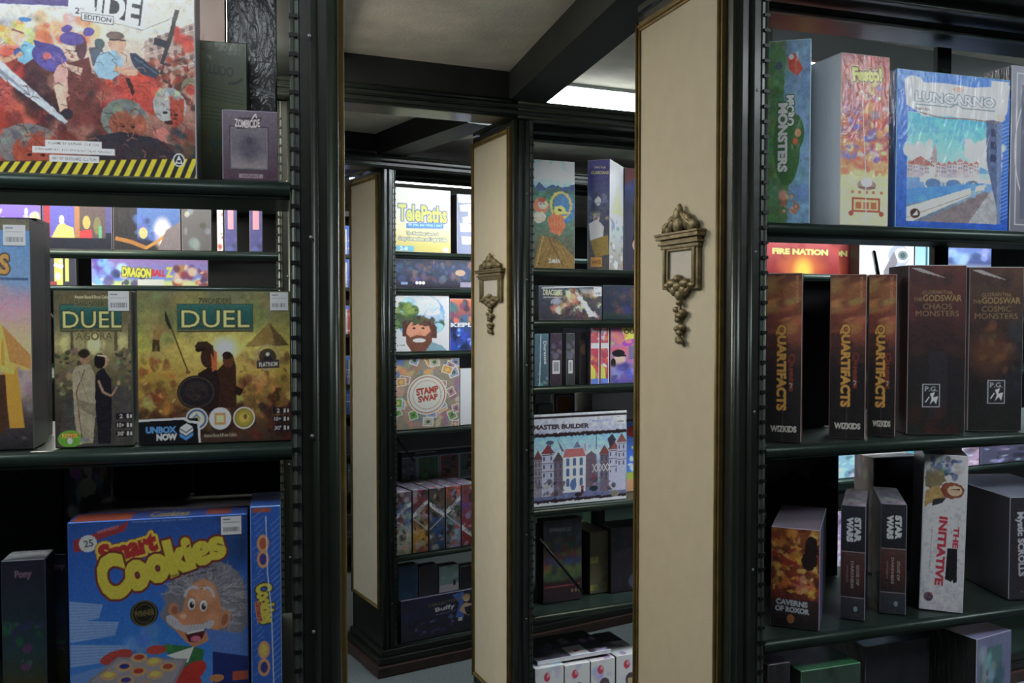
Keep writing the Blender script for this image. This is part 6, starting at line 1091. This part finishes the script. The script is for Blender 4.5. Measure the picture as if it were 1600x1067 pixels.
for x0, x1, lab in ((351, 370, 'violet-blue spine with a pink patch, left of the two alike'), (390, 410, 'violet-blue spine with a pink patch, right of the two alike')):
    bl(L2, x0, x1, 255, ZL2[0], Cv(x0, 255, x1, 391, (60, 62, 120)).rect(x0+5, 300, x1-5, 357, (180, 120, 140)).dabs(x0, 360, x1, 391, 6, [(80, 80, 140), (50, 44, 90)], 5, .6), lab, 'two violet-blue spines', m='wrap')
G_ = 'game boxes on the third left bank'
c = Cv(143, 330, 326, 446, (90, 120, 190), R=1.3); c.vg([(0, (150, 60, 60)), (.6, (130, 90, 150)), (.9, (90, 110, 180)), (.95, (170, 190, 110)), (1, (170, 190, 110))]); c.dabs(143, 400, 190, 444, 30, [(110, 150, 214), (190, 210, 235), (90, 70, 150), (70, 110, 190)], 8, .8, seed=3); c.dabs(180, 420, 225, 446, 20, [(60, 50, 120), (190, 170, 160), (44, 44, 70)], 6, .8, seed=4); c.text('DRAGON', 190, 417, 235, 433, (214, 190, 50), 3, .06, out=[((60, 60, 40), 1)]); c.text('BALL', 236, 420, 258, 431, (190, 30, 40), 2, .06); c.text('Z', 258, 416, 270, 433, (190, 190, 60), 0, .06); c.dabs(272, 412, 325, 446, 34, [(200, 150, 120), (180, 90, 50), (110, 40, 60), (60, 40, 90), (214, 180, 150)], 7, .85, seed=5); c.rect(214, 436, 255, 446, (196, 206, 160)); c.noise(3)
bl(L3, 143, 325, 330, ZL3[1], c, 'long bright cartoon fighters box with yellow lettering', G_, yr=430, gain=2.0)
c = Cv(62, 330, 122, 446, (40, 40, 50)); c.rect(86, 330, 100, 446, (180, 170, 60)); c.dabs(86, 330, 100, 440, 8, [(205, 210, 225)], 4, .8); c.rect(104, 400, 110, 440, (190, 180, 60)); c.ell(70, 424, 6, 6, (190, 160, 40)); c.rect(62, 440, 90, 446, (120, 40, 50)); c.line([(86, 413), (100, 418)], 5, (200, 206, 225))
bl(L3, 62, 119, 330, ZL3[1], c, 'dark box with yellow stripes, left of the long cartoon fighters box', G_, yr=430, gain=2.6)
# bright strip of boxes above the far-left box
c = Cv(-60, 300, 72, 392, (110, 110, 130)); c.vg([(0, (90, 80, 150)), (1, (90, 60, 160))]); c.dabs(-60, 330, 72, 350, 26, [(190, 190, 180), (70, 40, 170), (150, 150, 120)], 7, .9)
bl(L2, -60, 64, 300, ZL2[0], c, 'violet and white box glimpsed above the blue pyramid box', G_.replace('third', 'second'))

# ================================================================== far disc rack at the end of the aisle
RK = Frame(546, 5.3, 20.0)
r = empty('disc_rack', RK.world(-.9, 0, 0), RK.a); tag(r, 'dark disc rack full of slim cases at the far end of the aisle', 'shelving unit')
ys = [397, 449, 522, 601, 648, 711, 770, 850]
ZR = [sz(RK, 535, y) for y in ys]
for z in ZR: MB().box((0, 0, z-.02), (1.1, .2, z)).build('shelf', M['metal'], r)
MB().box((0, .2, 0), (1.1, .215, 2.1)).build('back_board', M['black'], r)
for u in (-.02, 1.1): MB().box((u, 0, 0), (u+.02, .215, 2.1)).build('side_board', M['wood'], r)
MB().box((-.02, -.01, 2.1), (1.12, .215, 2.13)).build('top_board', M['wood'], r)
R = random.Random(31); GP = [.165]+[min(.165, ZR[i-1]-ZR[i]-.024) for i in range(1, len(ZR))]; pals = [[(70, 90, 200), (150, 170, 225), (60, 70, 150)], [(70, 90, 190), (170, 170, 190), (110, 130, 150)], [(170, 50, 50), (150, 150, 160), (160, 70, 60)], [(60, 70, 130), (190, 190, 200), (110, 120, 130)], [(40, 70, 160), (90, 96, 110)], [(60, 54, 60), (40, 44, 60)], [(60, 50, 80), (50, 60, 70)], [(60, 60, 40), (44, 40, 50)]]
protos = {}
for i, z in enumerate(ZR):
    u = .70
    while u < 1.07:
        ky = (i, R.randrange(len(pals[i])))
        if ky not in protos:
            b = pals[i][ky[1]]; c = Cv(0, 0, 5, 50, b, R=1.5); c.vg([(0, (50, 90, 220) if i < 4 else b), (.12, (50, 90, 220) if i < 4 else b), (.13, b), (1, tuple(q*.8 for q in b))]); c.dabs(0, 8, 5, 48, 8, [tuple(q*.6 for q in b), (200, 200, 205)], 2, .5, seed=i)
            protos[ky] = printed_box('disc_case', .0135, .135, GP[i], c, {'edge': b}, 2.4, 'gloss', None, b, .0006); o = protos[ky]
        else: o = protos[ky].copy(); col.objects.link(o)
        o.location = RK.world(-.9+u, .012, z+.0008); o.rotation_euler = (0, 0, RK.a)
        nm = ['top', 'second', 'third', 'fourth', 'fifth', 'sixth', 'seventh', 'lowest'][i]
        tag(o, 'slim disc case standing upright in the %s row of the far disc rack' % nm, 'disc case', 'disc cases in the %s row of the far rack' % nm); u += .0148 + (.02 if R.random() < .06 else 0)
